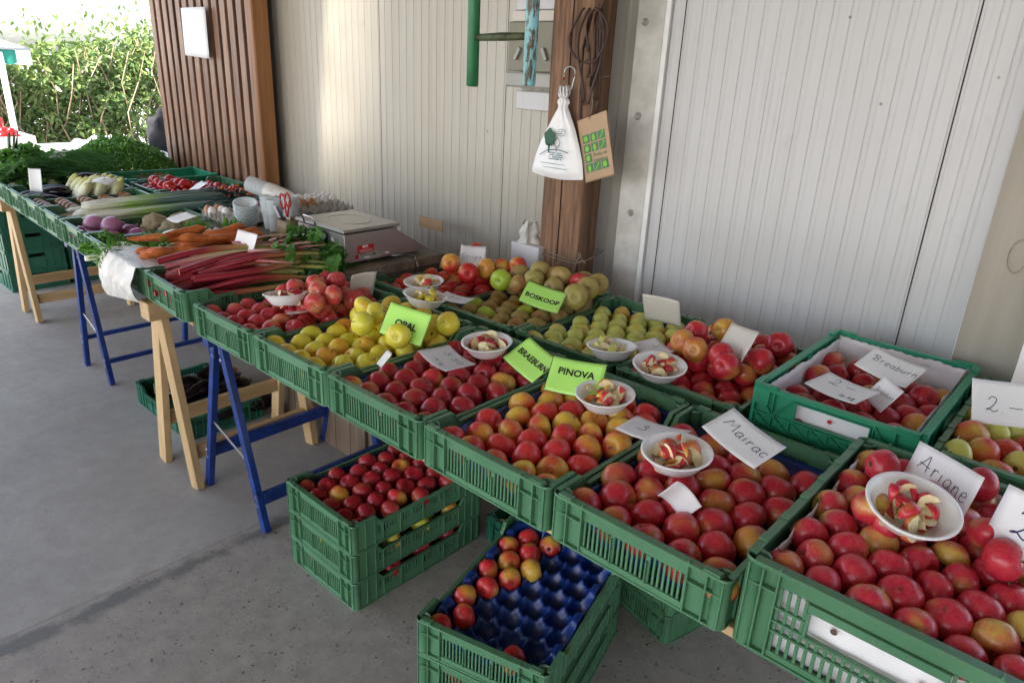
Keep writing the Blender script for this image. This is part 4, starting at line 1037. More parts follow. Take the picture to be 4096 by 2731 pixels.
def card(c_, e1, e2, w_, h_, mat, label, texts=(), ink='black', bend=.35, cat_='price card', group=None, border=None, prints=()):
    e1, e2 = Vector(e1).normalized(), Vector(e2); e2 = (e2-e1*e2.dot(e1)).normalized(); n = e1.cross(e2)
    mm = Matrix((e1, e2, n)).transposed().to_4x4(); mm.translation = c_
    b = MB(); r_ = .004
    b.grid(lambda u, v: Vector(((u-.5)*w_, (v-.5)*h_, bend*((u-.5)**2*4+(v-.5)**3)*.02)), 10, 8)
    o = link('price_card', b.mesh('card', M[mat], norm=False), mat=mm); solid(o, .0006, -1); tag(o, label, cat_, group)
    def curl(me, ox=0, oy=0):
        for v in me.vertices:
            u_, v_ = (v.co.x+ox)/w_, (v.co.y+oy)/h_; v.co.z += bend*(u_*u_*4+v_**3)*.02
        return me
    for (t_, x, y, hh, lw, ang) in texts:
        b = MB(); write(b, t_, x, y, hh, lw, ang); link('handwriting', curl(b.mesh('writing', M[ink], norm=True)), o)
    for (t_, x, y, size) in prints: link('lettering', curl(text_mesh(t_, size, M['black'], off=size*.022, ext=.0003), x, y), o, loc=(x, y, .0010))
    if border:
        b = MB(); bw = .0012
        for (xa, xb, ya, yb) in ((-w_/2, w_/2, h_/2-bw, h_/2), (-w_/2, w_/2, -h_/2, -h_/2+bw), (-w_/2, -w_/2+bw, -h_/2+bw, h_/2-bw), (w_/2-bw, w_/2, -h_/2+bw, h_/2-bw)): b.box(xa, xb, ya, yb, .0003, .0008)
        bend_b = b.b; bmesh.ops.subdivide_edges(bend_b, edges=[e for e in bend_b.edges if e.calc_length() > .05], cuts=9); link('border', curl(b.mesh('border', M['black'])), o)
    return o
GS = 'printed lime variety signs'; GC = 'handwritten white cards'
card((1.361, .402, .960), (.923, .385, 0), (-.294, .705, .645), .148, .105, 'lime', 'lime green sign printed PINOVA, standing in the orange red apples', border=1, prints=[('PINOVA', -.002, .012, .027)], cat_='sign', group=GS)
card((1.167, .449, .936), (.964, -.207, -.166), (.263, .828, .495), .148, .105, 'lime', 'lime green sign printed BRAEBURN, turned on its corner', border=1, prints=[('BRAEBURN', .006, .002, .0265)], cat_='sign', group=GS)
card((.861, .863, .966), (.891, .412, -.192), (-.279, .829, .485), .148, .105, 'lime', 'lime green sign printed BOSKOOP among the russet apples', border=1, prints=[('BOSKOOP', 0, -.010, .027)], cat_='sign', group=GS)
card((.770, .318, .968), (.93, .345, -.129), (-.085, .542, .836), .148, .105, 'lime', 'lime green sign printed OPAL behind a single yellow apple', prints=[('OPAL', .0, -.004, .030)], border=1, cat_='sign', group=GS)
card((1.835, .383, .978), (.955, -.19, -.229), (.238, .95, .203), .148, .105, 'white', 'white card handwritten Mairac', [('Mairac', -.056, -.002, .0285, .0010, -.10)], 'bluink', group=GC)
card((2.206, .426, 1.016), (.803, -.592, .072), (.134, .297, .945), .155, .105, 'lilac', 'pale gray card handwritten Ariane behind the nearest bowl', [('Ariane', -.060, .006, .030, .0008, -.12)], 'bluink', group=GC)
card((1.955, 1.03, 1.0), (.967, -.241, -.081), (.254, .902, .35), .148, .105, 'white', 'white card handwritten Breaburn in the bright green crate', [('Breaburn', -.056, .0, .0225, .0008, -.02)], 'bluink', group=GC)
card((1.901, .813, .985), (.957, -.29, .026), (.286, .953, .099), .148, .105, 'white', 'white card reading 2.- le kg at the front of the bright green crate', [('2.-', -.045, .005, .032, .0009, 0), ('le kg', .015, -.035, .015, .0008, 0)], 'bluink', group=GC)
card((1.99, .86, .985), (.64, -.6, -.054), (.505, .366, .781), .085, .075, 'lilac', 'small blue white card with faint Breaburn between the two bigger cards', [('Breaburn', -.032, -.006, .013, .0004, .1)], 'grayink', group=GC)
card((1.578, .891, .998), (.845, -.514, .147), (.163, .511, .844), .135, .100, 'cream', 'blank side of a white card stuck in the heaped rear red apples', [('3.', .03, -.032, .018, .0006, .05)], 'grayink', group=GC)
card((1.195, 1.119, .951), (.998, -.02, .058), (-.061, -.26, .964), .148, .105, 'cream', 'blank cream card standing upright behind the pale green apples', group=GC)
card((1.026, .25, .950), (.943, .122, -.309), (-.19, .961, -.199), .105, .148, 'lilac', 'white card reading 3.50 le kg lying on the BRAEBURN crate edge', [('3.50', -.030, .022, .024, .0007, -.12), ('le kg', -.015, -.040, .013, .0006, -.3)], 'grayink', group=GC)
card((.348, 1.022, .982), (.767, .642, -.016), (-.422, .523, .741), .105, .105, 'lilac', 'upright white card handwritten Crispy', [('Crispy', -.046, -.008, .022, .0007, 0)], 'grayink', group=GC)
card((.585, .705, .925), (.93, .10, .02), (-.1, .98, .15), .135, .055, 'lilac', 'narrow white card reading 3.50 lying on the Crispy apples', [('3.50', -.03, -.006, .018, .0005, 0)], 'grayink', group=GC)
card((1.642, .334, .936), (.994, .01, .106), (-.009, 1, -.007), .148, .095, 'lilac', 'white card reading 3. pushed under the bowl beside the Mairac card', [('3.', -.035, -.008, .028, .0009, 0)], 'bluink', group=GC)
card((1.355, .80, .935), (.80, -.45, .0), (.35, .85, .12), .12, .09, 'lilac', 'white card reading 3 behind the bowl at the heaped rear crate', [('3.', -.02, .012, .02, .0007, 0)], 'grayink', group=GC)
card((.345, .24, .918), (.86, .30, .30), (-.25, .95, -.1), .13, .06, 'cream', 'beige card lying tilted on the right of the red apples beside the rhubarb', [('2.', -.03, -.01, .018, .0005, 0)], 'grayink', group=GC)
card((.31, .49, .955), (.15, .97, .0), (.35, -.02, .93), .10, .11, 'cream', 'cream card seen nearly edge on behind the red apples', group=GC)
card((.87, .16, .925), (.8, -.3, .1), (.3, .6, .7), .045, .05, 'white', 'tiny white card corner poking up between crimson apples', group=GC)
card((1.815, .155, .925), (.62, .30, -.60), (.25, .25, .85), .070, .052, 'lilac', 'small curled pale card between the Mairac apples', bend=1.0, group=GC)
card((2.372, .29, 1.055), (.88, -.45, .05), (.15, .30, .94), .148, .105, 'lilac', 'pale gray card reading 2. in front right of the Ariane card', [('2.-', -.045, -.02, .050, .0014, 0)], 'bluink', group=GC)
card((2.235, .905, 1.035), (.90, .42, .05), (-.15, .55, .80), .148, .105, 'white', 'white card reading 2.- on the green and red apples at the right edge', [('2.-', -.045, -.02, .035, .0009, -.1)], 'bluink', group=GC)
# paper liners
def liner(x0, y0, z, W, L, h, label, seed, low=0):
    random.seed(seed); b = MB()
    def wall(p0, p1, nrm):
        p0, p1 = Vector(p0), Vector(p1); n = 44
        def f(u, v):
            jag = .004*abs(((u*30) % 1)-.5)*2+.010*noise.noise(Vector((u*6+seed, p0.x*3, p0.y*3)))
            q = p0.lerp(p1, u); q = q+Vector(nrm)*(.004*noise.noise(Vector((u*9, v*4, seed)))+.006*(v))
            return Vector((q.x, q.y, z+.012+(h-.012+jag)*v))
        b.grid(f, n, 6)
    a, c_ = x0+.022, x0+W-.022; d, e = y0+.022, y0+L-.022
    wall((a, d, 0), (a, e, 0), (1, 0, 0)); wall((a, e, 0), (c_, e, 0), (0, -1, 0)); wall((c_, e, 0), (c_, d, 0), (-1, 0, 0)); wall((c_, d, 0), (a, d, 0), (0, 1, 0))
    b.box(a, c_, d, e, z+.0111, z+.0118)
    o = link('paper_liner', b.mesh('liner', M['paper'], norm=False)); tag(o, label, 'paper liner', 'white paper liners'); solid(o, .0007)
liner(2.014, .004, ZT, CW*1.09, CL, .165, 'white scalloped paper liner inside the Ariane crate', 1)
liner(1.738, .640, .862, CW, CL, .128, 'white scalloped paper liner inside the bright green lattice crate', 2)
liner(2.147, .648, ZT, CW, CL, .172, 'white paper liner inside the crate at the right frame edge', 3)
for i, (x, y, z) in enumerate(((2.170, .021, .905), (2.300, .021, .892), (1.93, .656, .958))):
    b = MB(); b.lathe([(0, -.001), (.0050, -.0008), (.0055, 0)], 12, mat=Matrix.Translation((x, y, z)) @ Matrix.Rotation(R(90), 4, 'X'))
    o = link('liner_spot', b.mesh('spot', M['red'] if i else M['rust'])); tag(o, ('dark brown round spot on the liner behind the nearest crate handle, left one', 'red round spot on the liner behind the nearest crate handle, right one', 'red spot on the liner behind the bright green crate handle')[i], 'sticker', 'round spots on the liners')
# ------------------------------------------------------------------ vegetables on the far table
ZF = .828; SXF = .93; AF = -.052
FX = [-.402, -.777, -1.152, -1.527, -1.90, -2.27, -2.64, -3.01, -3.38]
RF = Matrix.Rotation(AF, 3, 'Z')
def fy(x): return .003+.052*(-.402-x)
def F(i, lx, ly, lz=0):
    q = RF @ Vector((lx, ly, 0)); return Vector((FX[i]+q.x, fy(FX[i])+q.y, ZF+lz))
FL = ['sage green crate of long red rhubarb stalks', 'sage green crate of carrots with a plastic film over its front', 'sage green crate of white fennel bulbs', 'sage green crate of purple onions and celeriac roots', 'sage green crate of leeks', 'sage green crate of brown onions half under the leeks', 'sage green crate of pale chicory heads and aubergines', 'sage green crate of white vegetables at the left, next to the chicory', 'sage green crate below the leafy bunches at the left frame edge']
for i, x in enumerate(FX): crate('a', x, fy(x), ZF, FL[i], G2, rz=AF, sx=SXF)
def m_grad(name, stops, axis=1, rough=.35, var=.15, coat=0, yscale=1.0):
    t = NT(name); sp = t.n('SeparateXYZ'); t.l(t.coord(), sp.inputs[0])
    mul = t.n('Math', operation='MULTIPLY'); t.l(sp.outputs[axis], mul.inputs[0]); mul.inputs[1].default_value = yscale
    rnd = t.n('ObjectInfo').outputs['Random']; ad = t.n('Math', operation='MULTIPLY_ADD'); t.l(rnd, ad.inputs[0]); ad.inputs[1].default_value = .22; t.l(mul.outputs[0], ad.inputs[2])
    sb = t.n('Math', operation='SUBTRACT'); t.l(ad.outputs[0], sb.inputs[0]); sb.inputs[1].default_value = .11
    x = t.n('ValToRGB'); e = x.color_ramp.elements
    while len(e) < len(stops): e.new(.5)
    for k, (p_, c_) in enumerate(stops): e[k].position = p_; e[k].color = (*c_, 1)
    t.l(sb.outputs[0], x.inputs[0])
    sc = [130, 130, 130]; sc[axis] = 5
    n = t.noise(t.coord('Object', tuple(sc)), 1.5, 4)
    b = t.mix(t.ramp(n, .35, .7, (0,)*3, (var*2.5,)*3), x.outputs[0], (.26, .025, .03) if 'rhub' in name else (.06, .05, .03))
    t.base(b); t.set(Roughness=rough, Coat_Weight=coat); t.bump(n, .0015, .5); return t.m
M['rhub'] = m_grad('rhubarb_stalk', [(0, (.24, .008, .022)), (.42, (.20, .012, .02)), (.66, (.34, .18, .06)), (.92, (.36, .50, .13))], 1, .32, .12, yscale=2.0)
M['rhubpale'] = m_grad('pale_rhubarb_stalk', [(0, (.40, .10, .12)), (.22, (.45, .30, .22)), (.45, (.46, .54, .26)), (.95, (.42, .58, .25))], 1, .35, .12, yscale=1.9)
M['rhubend'] = plain('rhubarb_cut_end', (.62, .12, .10), .5, .3, 60)
M['carrot'] = plain('carrot_skin', (.52, .135, .025), .5, .22, 40, bump=.001)
M['leekm'] = m_grad('leek_skin', [(0, (.72, .70, .60)), (.22, (.70, .72, .55)), (.38, (.25, .42, .08)), (.62, (.075, .14, .13))], 1, .4, .15, yscale=1.35)
M['leekleaf'] = plain('leek_leaf', (.07, .13, .13), .45, .3, 30)
def m_leaf(name, c0, c1, tr=.3, rough=.45):
    t = NT(name); rnd = t.n('NewGeometry').outputs['Random Per Island']
    col = t.mix(rnd, c0, c1); t.base(col); t.set(Roughness=rough)
    ts = t.n('BsdfTranslucent'); t.l(t.mix(1.0, col, (1, 1, .55), 'MULTIPLY'), ts.inputs[0]); ms = t.n('MixShader'); ms.inputs[0].default_value = tr
    out = [n for n in t.t.nodes if n.type == 'OUTPUT_MATERIAL'][0]
    t.l(t.b.outputs[0], ms.inputs[1]); t.l(ts.outputs[0], ms.inputs[2]); t.l(ms.outputs[0], out.inputs[0]); return t.m
M['leaf'] = m_leaf('green_leaf', (.06, .19, .03), (.13, .32, .06))
M['parsley'] = m_leaf('parsley_leaf', (.05, .19, .025), (.17, .38, .05))
M['darkleaf'] = m_leaf('dark_green_leaf', (.02, .08, .03), (.08, .18, .06))
M['hedge'] = m_leaf('laurel_hedge_leaf', (.06, .13, .035), (.28, .37, .13), .32, .28)
M['fennel'] = plain('fennel_bulb', (.70, .74, .56), .4, .1, 25)
M['onion'] = m_grad('purple_onion_skin', [(0, (.40, .17, .30)), (.15, (.34, .09, .24)), (1, (.20, .03, .13))], 2, .28, .1, yscale=16)
M['bonion'] = plain('brown_onion_skin', (.26, .13, .045), .3, .25, 30)
M['celeriac'] = plain('celeriac_root', (.42, .35, .22), .85, .35, 22, bump=.004)
M['chicory'] = m_grad('chicory_leaf', [(0, (.74, .74, .62)), (.5, (.72, .72, .45)), (1, (.62, .60, .14))], 2, .4, .06, yscale=7)
M['auber'] = NT('aubergine_skin').set(Roughness=.09, Base_Color=(.004, .002, .005, 1)).m
M['tomato'] = plain('tomato_skin', (.42, .012, .012), .14, .15, 14)
M['tomo'] = plain('orange_cherry_tomato', (.52, .14, .01), .13, .15, 20)
M['tomd'] = plain('dark_cherry_tomato', (.09, .012, .010), .12, .2, 20)
random.seed(41)
# rhubarb
def stalk_mesh(seed, mt):
    random.seed(seed); b = MB(); n = 14; bx, bz = random.uniform(-.05, .05), random.uniform(.01, .035); Ls = random.uniform(.46, .54)
    pts = [(bx*math.sin(k/n*3.1), Ls*k/n, bz*math.sin(k/n*3.1)) for k in range(n+1)]
    b.tube(pts, [.0158-.0055*k/n for k in range(n+1)], 10, flat=.72, cap=False)
    for f_, (p_, q_) in enumerate(((pts[0], -1),)):
        b.lathe([(0, 0), (.0158, 0)], 10, 1, mat=Matrix.Translation(p_) @ Matrix.Rotation(R(90), 4, 'X') @ Matrix.Scale(.72, 4, (0, 1, 0)))
    return b.mesh('stalk', [mt, M['rhubend']]), pts[-1]
SM = [stalk_mesh(s_, M['rhub']) for s_ in (1, 2, 3, 4)]+[stalk_mesh(s_, M['rhubpale']) for s_ in (5, 6)]
def leafm(L_, W_, crumple, mt, seed, mi=0):
    random.seed(seed); b = MB(); cr = [random.uniform(-1, 1) for _ in range(6)]
    def f(u, v):
        w_ = W_*math.sin(math.pi*min(1, u*.93+.07))**.7*(1+.2*math.sin(u*23+seed)); x = (v-.5)*w_
        return Vector((x+cr[0]*.02*u*u, u*L_*(1-.25*u), crumple*(abs(v-.5)*.8+.25*math.sin(u*11+v*9+seed)+.2*math.sin(v*17))+cr[1]*.03*u*u))
    b.grid(f, 10, 6); return b.mesh('leaf', mt, norm=False)
LM = [leafm(.13, .105, .032, M['leaf'], s_) for s_ in range(4)]
random.seed(43)
for k in range(42):
    me, e_ = random.choice(SM[:4]) if k < 22 or k % 3 else random.choice(SM[4:])
    if 22 <= k < 28: me, e_ = SM[4+k % 2]
    lay = k//10; lx = .03+.25*((k*7) % 10)/10+random.uniform(-.01, .01)
    if 22 <= k < 28: lx = .03+.02*(k-22)
    p_ = F(0, lx, random.uniform(.0, .10)+(.05 if lay > 1 else 0), .035+lay*.026+random.uniform(0, .010))
    a = random.uniform(-.48, -.12)-.06*(lx < .15)
    sc = random.uniform(.92, 1.08)
    t = link('rhubarb_stalk', me, loc=p_, rot=(random.uniform(.0, .09), random.uniform(-.6, .6), a), scale=(sc, sc, sc))
    tag(t, 'long red rhubarb stalk with a cut end in the rhubarb crate', 'rhubarb', 'rhubarb stalks')
    if k > 7: 
        o = link('leaf', random.choice(LM), t, loc=e_, rot=(random.uniform(-.7, .7), random.uniform(-1.2, 1.2), random.uniform(-.5, .5)))
        if k % 5 == 1: link('leaf', random.choice(LM), t, loc=(e_[0], e_[1]-.01, e_[2]), rot=(random.uniform(0, 1.3), random.uniform(-1.5, 1.5), random.uniform(-.9, .9)))
random.seed(71)
for k in range(26):
    p_ = Vector((-.34+.26*random.random(), .30+.22*random.random(), .965+.055*random.random()))
    b = MB(); dx, dy, dz = random.uniform(.05, .13), random.uniform(.08, .18), random.uniform(-.01, .05)
    b.tube([(0, 0, 0), (dx*.5, dy*.5, dz*.7), (dx, dy, dz)], [.009, .007, .004], 8, flat=.7)
    t = link('cut_rhubarb', b.mesh('top', M['rhubpale']), loc=p_); t['label'] = 'pale green rhubarb top with leaf remains at the rear of the rhubarb crate'; t['category'] = 'rhubarb'; t['group'] = 'rhubarb tops'
    for q in range(2): link('leaf', random.choice(LM), t, loc=(dx*.8, dy*.8, dz), rot=(random.uniform(-.2, 1.1), random.uniform(-1.2, 1.2), random.uniform(-1.3, .5)), scale=(random.uniform(.3, .6),)*3)
# carrots
def carrot_mesh(seed):
    random.seed(seed); n = 12; L_ = .19; bx = random.uniform(-.02, .02)
    prof = [.0, .015, .0195, .0195, .019, .018, .017, .016, .0145, .012, .0095, .006, .001]
    b = MB(); b.tube([(bx*math.sin(k/n*3.1), L_*k/n, .004*math.sin(k/n*5+seed)) for k in range(n+1)], [q*(1+.05*math.sin(k*2.1+seed)) for k, q in enumerate(prof)], 10, cap=False)
    return b.mesh('carrot', M['carrot'])
CM = [carrot_mesh(s_) for s_ in range(4)]
random.seed(44)
for k in range(78):
    lay = k//15; lx = .05+.29*((k*5) % 12)/12; fl = random.random() < .5
    ly = random.choice((.05, .20, .34, .40))+random.uniform(-.02, .02)
    sc = random.uniform(.82, 1.15)
    o = link('carrot', random.choice(CM), loc=F(1, lx, ly+(.19*sc if fl else 0), .035+.027*lay+random.uniform(0, .008)), rot=(random.uniform(-.08, .08), 0, AF+random.uniform(-.35, .15)+(math.pi if fl else 0)), scale=(sc, sc, sc))
    tag(o, 'orange carrot in the heap of carrots', 'carrot', 'heap of carrots')
# film over carrot crate front
b = MB(); random.seed(3)
def film(u, v):
    lx = -.03+.40*u; s_ = v
    wr = .010*noise.noise(Vector((u*9, v*5, 2)))+.006*math.sin(u*31+v*5)*(.4+v)
    if s_ < .3: y = .20-.20*s_/.3; z = .085+.030*math.sin(s_/.3*2.2)
    else:
        k = (s_-.3)/.7; y = -.012-.035*math.sin(k*2.6)-wr; z = .118-.20*k*(1-.35*u)+.0
    return F(1, lx, y, z+wr*.6)
b.grid(film, 44, 30); o = link('plastic_film', b.mesh('film', M['film'], norm=False)); tag(o, 'crinkled milky plastic film hanging over the front of the carrot crate', 'plastic film')
# fennel
b = MB()
prof = [(0, -.012), (.022, -.008), (.040, .012), (.045, .034), (.038, .060), (.024, .085), (.016, .105), (.013, .13)]
b.lathe(prof, 16); fb = b.b
for v in fb.verts: v.co.y *= .62
for q in (-.022, .02): b.tube([(q*.6, 0, .07), (q, 0, .11), (q*2.4, 0, .17)], [.014, .010, .008], 8)
FB = b.mesh('bulb', M['fennel'])
def fronds(n, L_, seed, mt, wd=.004, spread=.5, name='fronds'):
    random.seed(seed); b = MB()
    for k in range(n):
        d = Vector((random.gauss(0, spread), random.gauss(0, spread), random.uniform(-.1, 1))).normalized()
        st = Vector((random.gauss(0, .012), random.gauss(0, .01), random.uniform(0, .05))); q = d*L_*random.uniform(.4, 1)
        si = d.cross(Vector((random.random(), random.random(), random.random()))).normalized()*wd*random.uniform(.7, 1.6)
        a = st+q*.35; e_ = st+q+Vector((0, 0, -.02*random.random()))
        b.quad([st+(q*.3)-si*.3, a+si, e_, a-si+q*.2])
    return b.mesh(name, mt, norm=False)
FR = [fronds(160, .06, s_, M['parsley'], .003, .8) for s_ in (1, 2)]
random.seed(45)
for k, (lx, ly, lz, az, tl, hasf) in enumerate(((.10, .33, .07, 100, 80, 1), (.17, .46, .085, 60, 75, 1), (.25, .36, .08, 150, 80, 1), (.31, .48, .075, 120, 85, 0), (.12, .12, .05, 70, 85, 1), (.25, .16, .055, 30, 85, 1), (.20, .56, .07, 100, 85, 0), (.30, .27, .06, 60, 82, 1))):
    t = thing('fennel', 'white green fennel bulb with cut stalks in the fennel crate', 'fennel', F(2, lx, ly, lz), group='fennel bulbs', rot=(R(tl), 0, R(az)), scale=(1.4,)*3)
    link('bulb', FB, t)
    if hasf: link('fronds', random.choice(FR), t, loc=(0, 0, .11), rot=(0, 0, random.uniform(0, 6)))
o = link('plastic_wrap', MB().grid(lambda u, v: F(2, .20+.20*u, .47+.13*v, .10+.02*math.sin(u*5)+.015*noise.noise(Vector((u*6, v*6, 1)))), 20, 14).mesh('wrap', M['film'], norm=False)); tag(o, 'clear plastic wrap over the rear of the fennel crate', 'plastic wrap')
# onions + celeriac
def blobm(r_, sx_, sy_, sz_, mt, amp=.04, fr=2, seed=0, n=20, m_=14, name='root'):
    b = MB()
    def f(u, v):
        a, p_ = u*2*math.pi, v*math.pi; q = Vector((math.sin(p_)*math.cos(a), math.sin(p_)*math.sin(a), math.cos(p_)))
        rr = r_*(1+amp*noise.noise(q*fr+Vector((seed, 0, 0)))); return Vector((q.x*rr*sx_, q.y*rr*sy_, q.z*rr*sz_))
    b.grid(f, n, m_); return b.mesh(name, mt, weld=True)
b = MB(); b.lathe([(0, -.034), (.012, -.034), (.030, -.026), (.043, -.008), (.046, .008), (.040, .024), (.022, .036), (.008, .044), (.005, .058), (0, .060)], 20); ON = b.mesh('onion', M['onion'])
random.seed(46)
for (lx, ly, lz, sc) in ((.10, .12, .085, 1.15), (.19, .17, .09, 1.15), (.14, .06, .05, 1.05), (.22, .07, .045, 1), (.27, .16, .045, .95), (.30, .07, .045, 1), (.18, .26, .045, 1), (.08, .24, .045, 1), (.29, .26, .05, 1)):
    o = link('onion', ON, loc=F(3, lx, ly, lz), rot=(random.uniform(.6, 2.2), random.uniform(-.5, .5), random.uniform(0, 6)), scale=(sc,)*3); tag(o, 'glossy purple onion in the crate beside the leeks', 'onion', 'purple onions')
CR = [blobm(.058, 1, 1, .9, M['celeriac'], .35, 2.2, s_) for s_ in range(3)]
for k, (lx, ly, lz) in enumerate(((.22, .36, .075), (.28, .50, .085), (.17, .50, .06), (.33, .40, .06), (.10, .42, .05))):
    o = link('celeriac', CR[k % 3], loc=F(3, lx, ly, lz), rot=(random.uniform(0, 6),)*3); tag(o, 'knobbly beige celeriac root behind the purple onions', 'celeriac', 'celeriac roots')
# leeks
def leek_mesh(seed):
    random.seed(seed); b = MB(); n = 12; bx = random.uniform(-.02, .02)
    b.tube([(bx*math.sin(k/n*3), .74*k/n, .012*math.sin(k/n*3)) for k in range(n+1)], [.010, .019, .0175, .017, .017, .018, .020, .023, .026, .029, .031, .030, .020], 12, flat=.8)
    return b.mesh('shaft', M['leekm'])
LK = [leek_mesh(s_) for s_ in range(3)]
def blades(seed):
    random.seed(seed); b = MB()
    for k in range(9):
        sx_ = random.uniform(-.07, .07); dz = random.uniform(-.02, .04); w_ = random.uniform(.016, .028); L_ = random.uniform(.2, .36); tw = random.uniform(-1, 1)
        b.grid(lambda u, v: Vector((sx_*u+(v-.5)*2*w_*(1-u*.8)*math.cos(tw*u), L_*u, dz*u-.05*u*u*(k % 2)+(v-.5)*w_*math.sin(tw*u)+.004*abs(v-.5))), 8, 2)
    return b.mesh('leaves', M['leekleaf'], norm=False)
BL = [blades(s_) for s_ in range(3)]
random.seed(47)
for k in range(15):
    lay = k//6; lx = .05+.055*(k % 6)+.02*lay; sc = random.uniform(.9, 1.08)
    t = link('leek', random.choice(LK), loc=F(4, lx-.04+.02*lay, .07+random.uniform(-.03, .05)+.03*lay, .055+.034*lay), rot=(.02, random.uniform(-.4, .4), AF+random.uniform(-.22, -.04)), scale=(sc,)*3)
    tag(t, 'leek with white shaft and blue green leaves in the leek crate', 'leek', 'leeks in the crate')
    link('leaves', random.choice(BL), t, loc=(0, .50, .005))
# brown onions
BO = blobm(.033, 1, 1, .9, M['bonion'], .06, 2, 3)
random.seed(48)
for k in range(22):
    o = link('brown_onion', BO, loc=F(5, .05+.27*(k % 5)/4, .07+.11*(k//5), .065+random.uniform(0, .01)), rot=(random.uniform(0, 1), 0, random.uniform(0, 6))); tag(o, 'shiny brown onion in the crate left of the leeks', 'onion', 'brown onions')
# chicory
def chic(seed):
    b = MB()
    def f(u, v):
        a = u*2*math.pi; z = v*.135; r_ = .027*math.sin(math.pi*min(1, v*.86+.12))**.75*(1+.10*math.cos(a*3+v*3+seed)); 
        return Vector((r_*math.cos(a)+.008*v*v, r_*math.sin(a), z))
    b.grid(f, 18, 14); return b.mesh('chicory', M['chicory'], weld=True)
CHM = [chic(s_) for s_ in range(3)]
random.seed(49)
for k in range(18):
    j, i = k//6, k % 6
    o = link('chicory_head', random.choice(CHM), loc=F(6, .06+.052*i+.01*j, .30+.085*j, .055), rot=(R(random.uniform(-30, -12)), R(random.uniform(12, 34)), random.uniform(-.3, .3)), scale=(1.1,)*3)
    tag(o, 'pale yellow chicory head leaning in a row with others', 'chicory', 'chicory heads')
# aubergines
def auber():
    b = MB(); n = 14; pr = [0, .018, .026, .030, .034, .037, .039, .040, .040, .038, .035, .029, .020, .010, 0]
    b.tube([(.012*math.sin(k/n*3), .19*k/n, 0) for k in range(n+1)], [q*.9 for q in pr], 16, cap=False); return b.mesh('fruit', M['auber'])
AU = auber(); b = MB(); b.lathe([(0, -.02), (.006, -.02), (.007, 0), (.018, .010), (.024, .024)], 8, mat=Matrix.Rotation(R(-90), 4, 'X')); CAPM = b.mesh('cap', M['leaf'])
def aubergine(p, rz, lab, g, rx=0, sc=1):
    t = link('aubergine', AU, loc=p, rot=(rx, 0, rz), scale=(sc,)*3); tag(t, lab, 'aubergine', g)
    if random.random() < .4: link('cap', CAPM, t)
    return t
random.seed(50)
for k in range(14):
    aubergine((-1.22+.075*(k % 7)+random.uniform(-.01, .01), .29+.16*(k//7)+random.uniform(-.01, .03), .05+random.uniform(0, .03)), random.uniform(-.5, .3), 'glossy black aubergine in the crate on the floor', 'aubergines in the floor crate', rx=random.uniform(-.1, .25), sc=1.25)
for k in range(9):
    aubergine(F(6, .03+.045*(k % 6)+.02*(k//6), .04+.02*(k % 2)+.30*0+(.10 if k > 5 else 0), .06+.03*(k//6)), random.uniform(-.6, .2), 'glossy aubergine in front of the chicory heads', 'aubergines in front of the chicory', sc=.95)
for k in range(7):
    aubergine(F(7, .16+.035*k, .35+.02*(k % 3), .07+.012*k), random.uniform(-.9, -.3), 'glossy aubergine catching the light behind the chicory', 'aubergines behind the chicory')
# white round vegetables far left
WN = blobm(.036, 1, 1, .85, M['fennel'], .05, 2, 8)
random.seed(51)
for k in range(9):
    o = link('turnip', WN, loc=F(7, .05+.07*(k % 3), .08+.10*(k//3), .075), rot=(random.random(), 0, random.random()*6)); tag(o, 'pale round turnip in the crate at the left', 'turnip', 'pale turnips')
# leafy mounds
def mound(cx, cy, z, rx, ry, h, n, lf, mt, seed, label, name, up=.5, long=1.6):
    random.seed(seed); b = MB()
    for k in range(n):
        a = random.uniform(0, 6.283); rr = math.sqrt(random.random()); x, y = rr*math.cos(a), rr*math.sin(a)
        hh = h*(1-rr**2.2)*(1+.35*noise.noise(Vector((x*2.4, y*2.4, seed)))); z_ = hh*random.uniform(.72, 1.05)
        p_ = Vector((cx+x*rx, cy+y*ry, z+z_)); nrm = Vector((x*.7, y*.7, 1)).normalized()
        t1 = (Vector((random.gauss(0, 1), random.gauss(0, 1), random.gauss(0, .6)))).normalized(); t2 = t1.cross(nrm).normalized()
        s_ = lf*random.uniform(.6, 1.3); l_ = s_*long
        b.quad([p_, p_+t1*l_*.5+t2*s_*.5+nrm*s_*up*random.random(), p_+t1*l_, p_+t1*l_*.5-t2*s_*.5+nrm*s_*up*random.random()])
    o = link(name, b.mesh(name, mt, norm=False)); tag(o, label, 'greens', None, 'stuff'); return o
mound(-3.36, 1.02, .89, .44, .38, .21, 14000, .017, M['parsley'], 1, 'large mound of curly parsley beside the slatted door', 'parsley', 1.2, 1.1)
mound(-2.95, .64, .88, .24, .10, .07, 2600, .022, M['parsley'], 2, 'low spread of green herbs behind the chicory crate', 'herbs', .8)
mound(-3.35, .42, .90, .35, .22, .15, 2600, .040, M['leaf'], 3, 'leafy salad bunches at the far left of the table', 'salad_leaves', .6)
mound(-3.0, .30, .90, .22, .16, .08, 900, .045, M['leaf'], 4, 'loose green salad leaves at the left frame edge', 'loose_leaves', .6)
mound(-3.75, .75, .90, .3, .4, .06, 1800, .036, M['leaf'], 5, 'green leafy vegetables at the end of the far table', 'leafy_vegetables', .5)
b = MB(); random.seed(52)
for k in range(170):
    x0, y0 = -2.95+random.gauss(0, .10), .12+random.uniform(0, .35); L_ = random.uniform(.3, .55); an = random.uniform(.75, 1.35); w_ = random.uniform(.005, .010); rise = random.uniform(.02, .16)
    b.grid(lambda u, v: Vector((x0+L_*u*math.cos(an)+(v-.5)*w_*2*(1-u), y0+L_*u*math.sin(an), .95+rise*math.sin(u*2.2)+.003*v)), 7, 1)
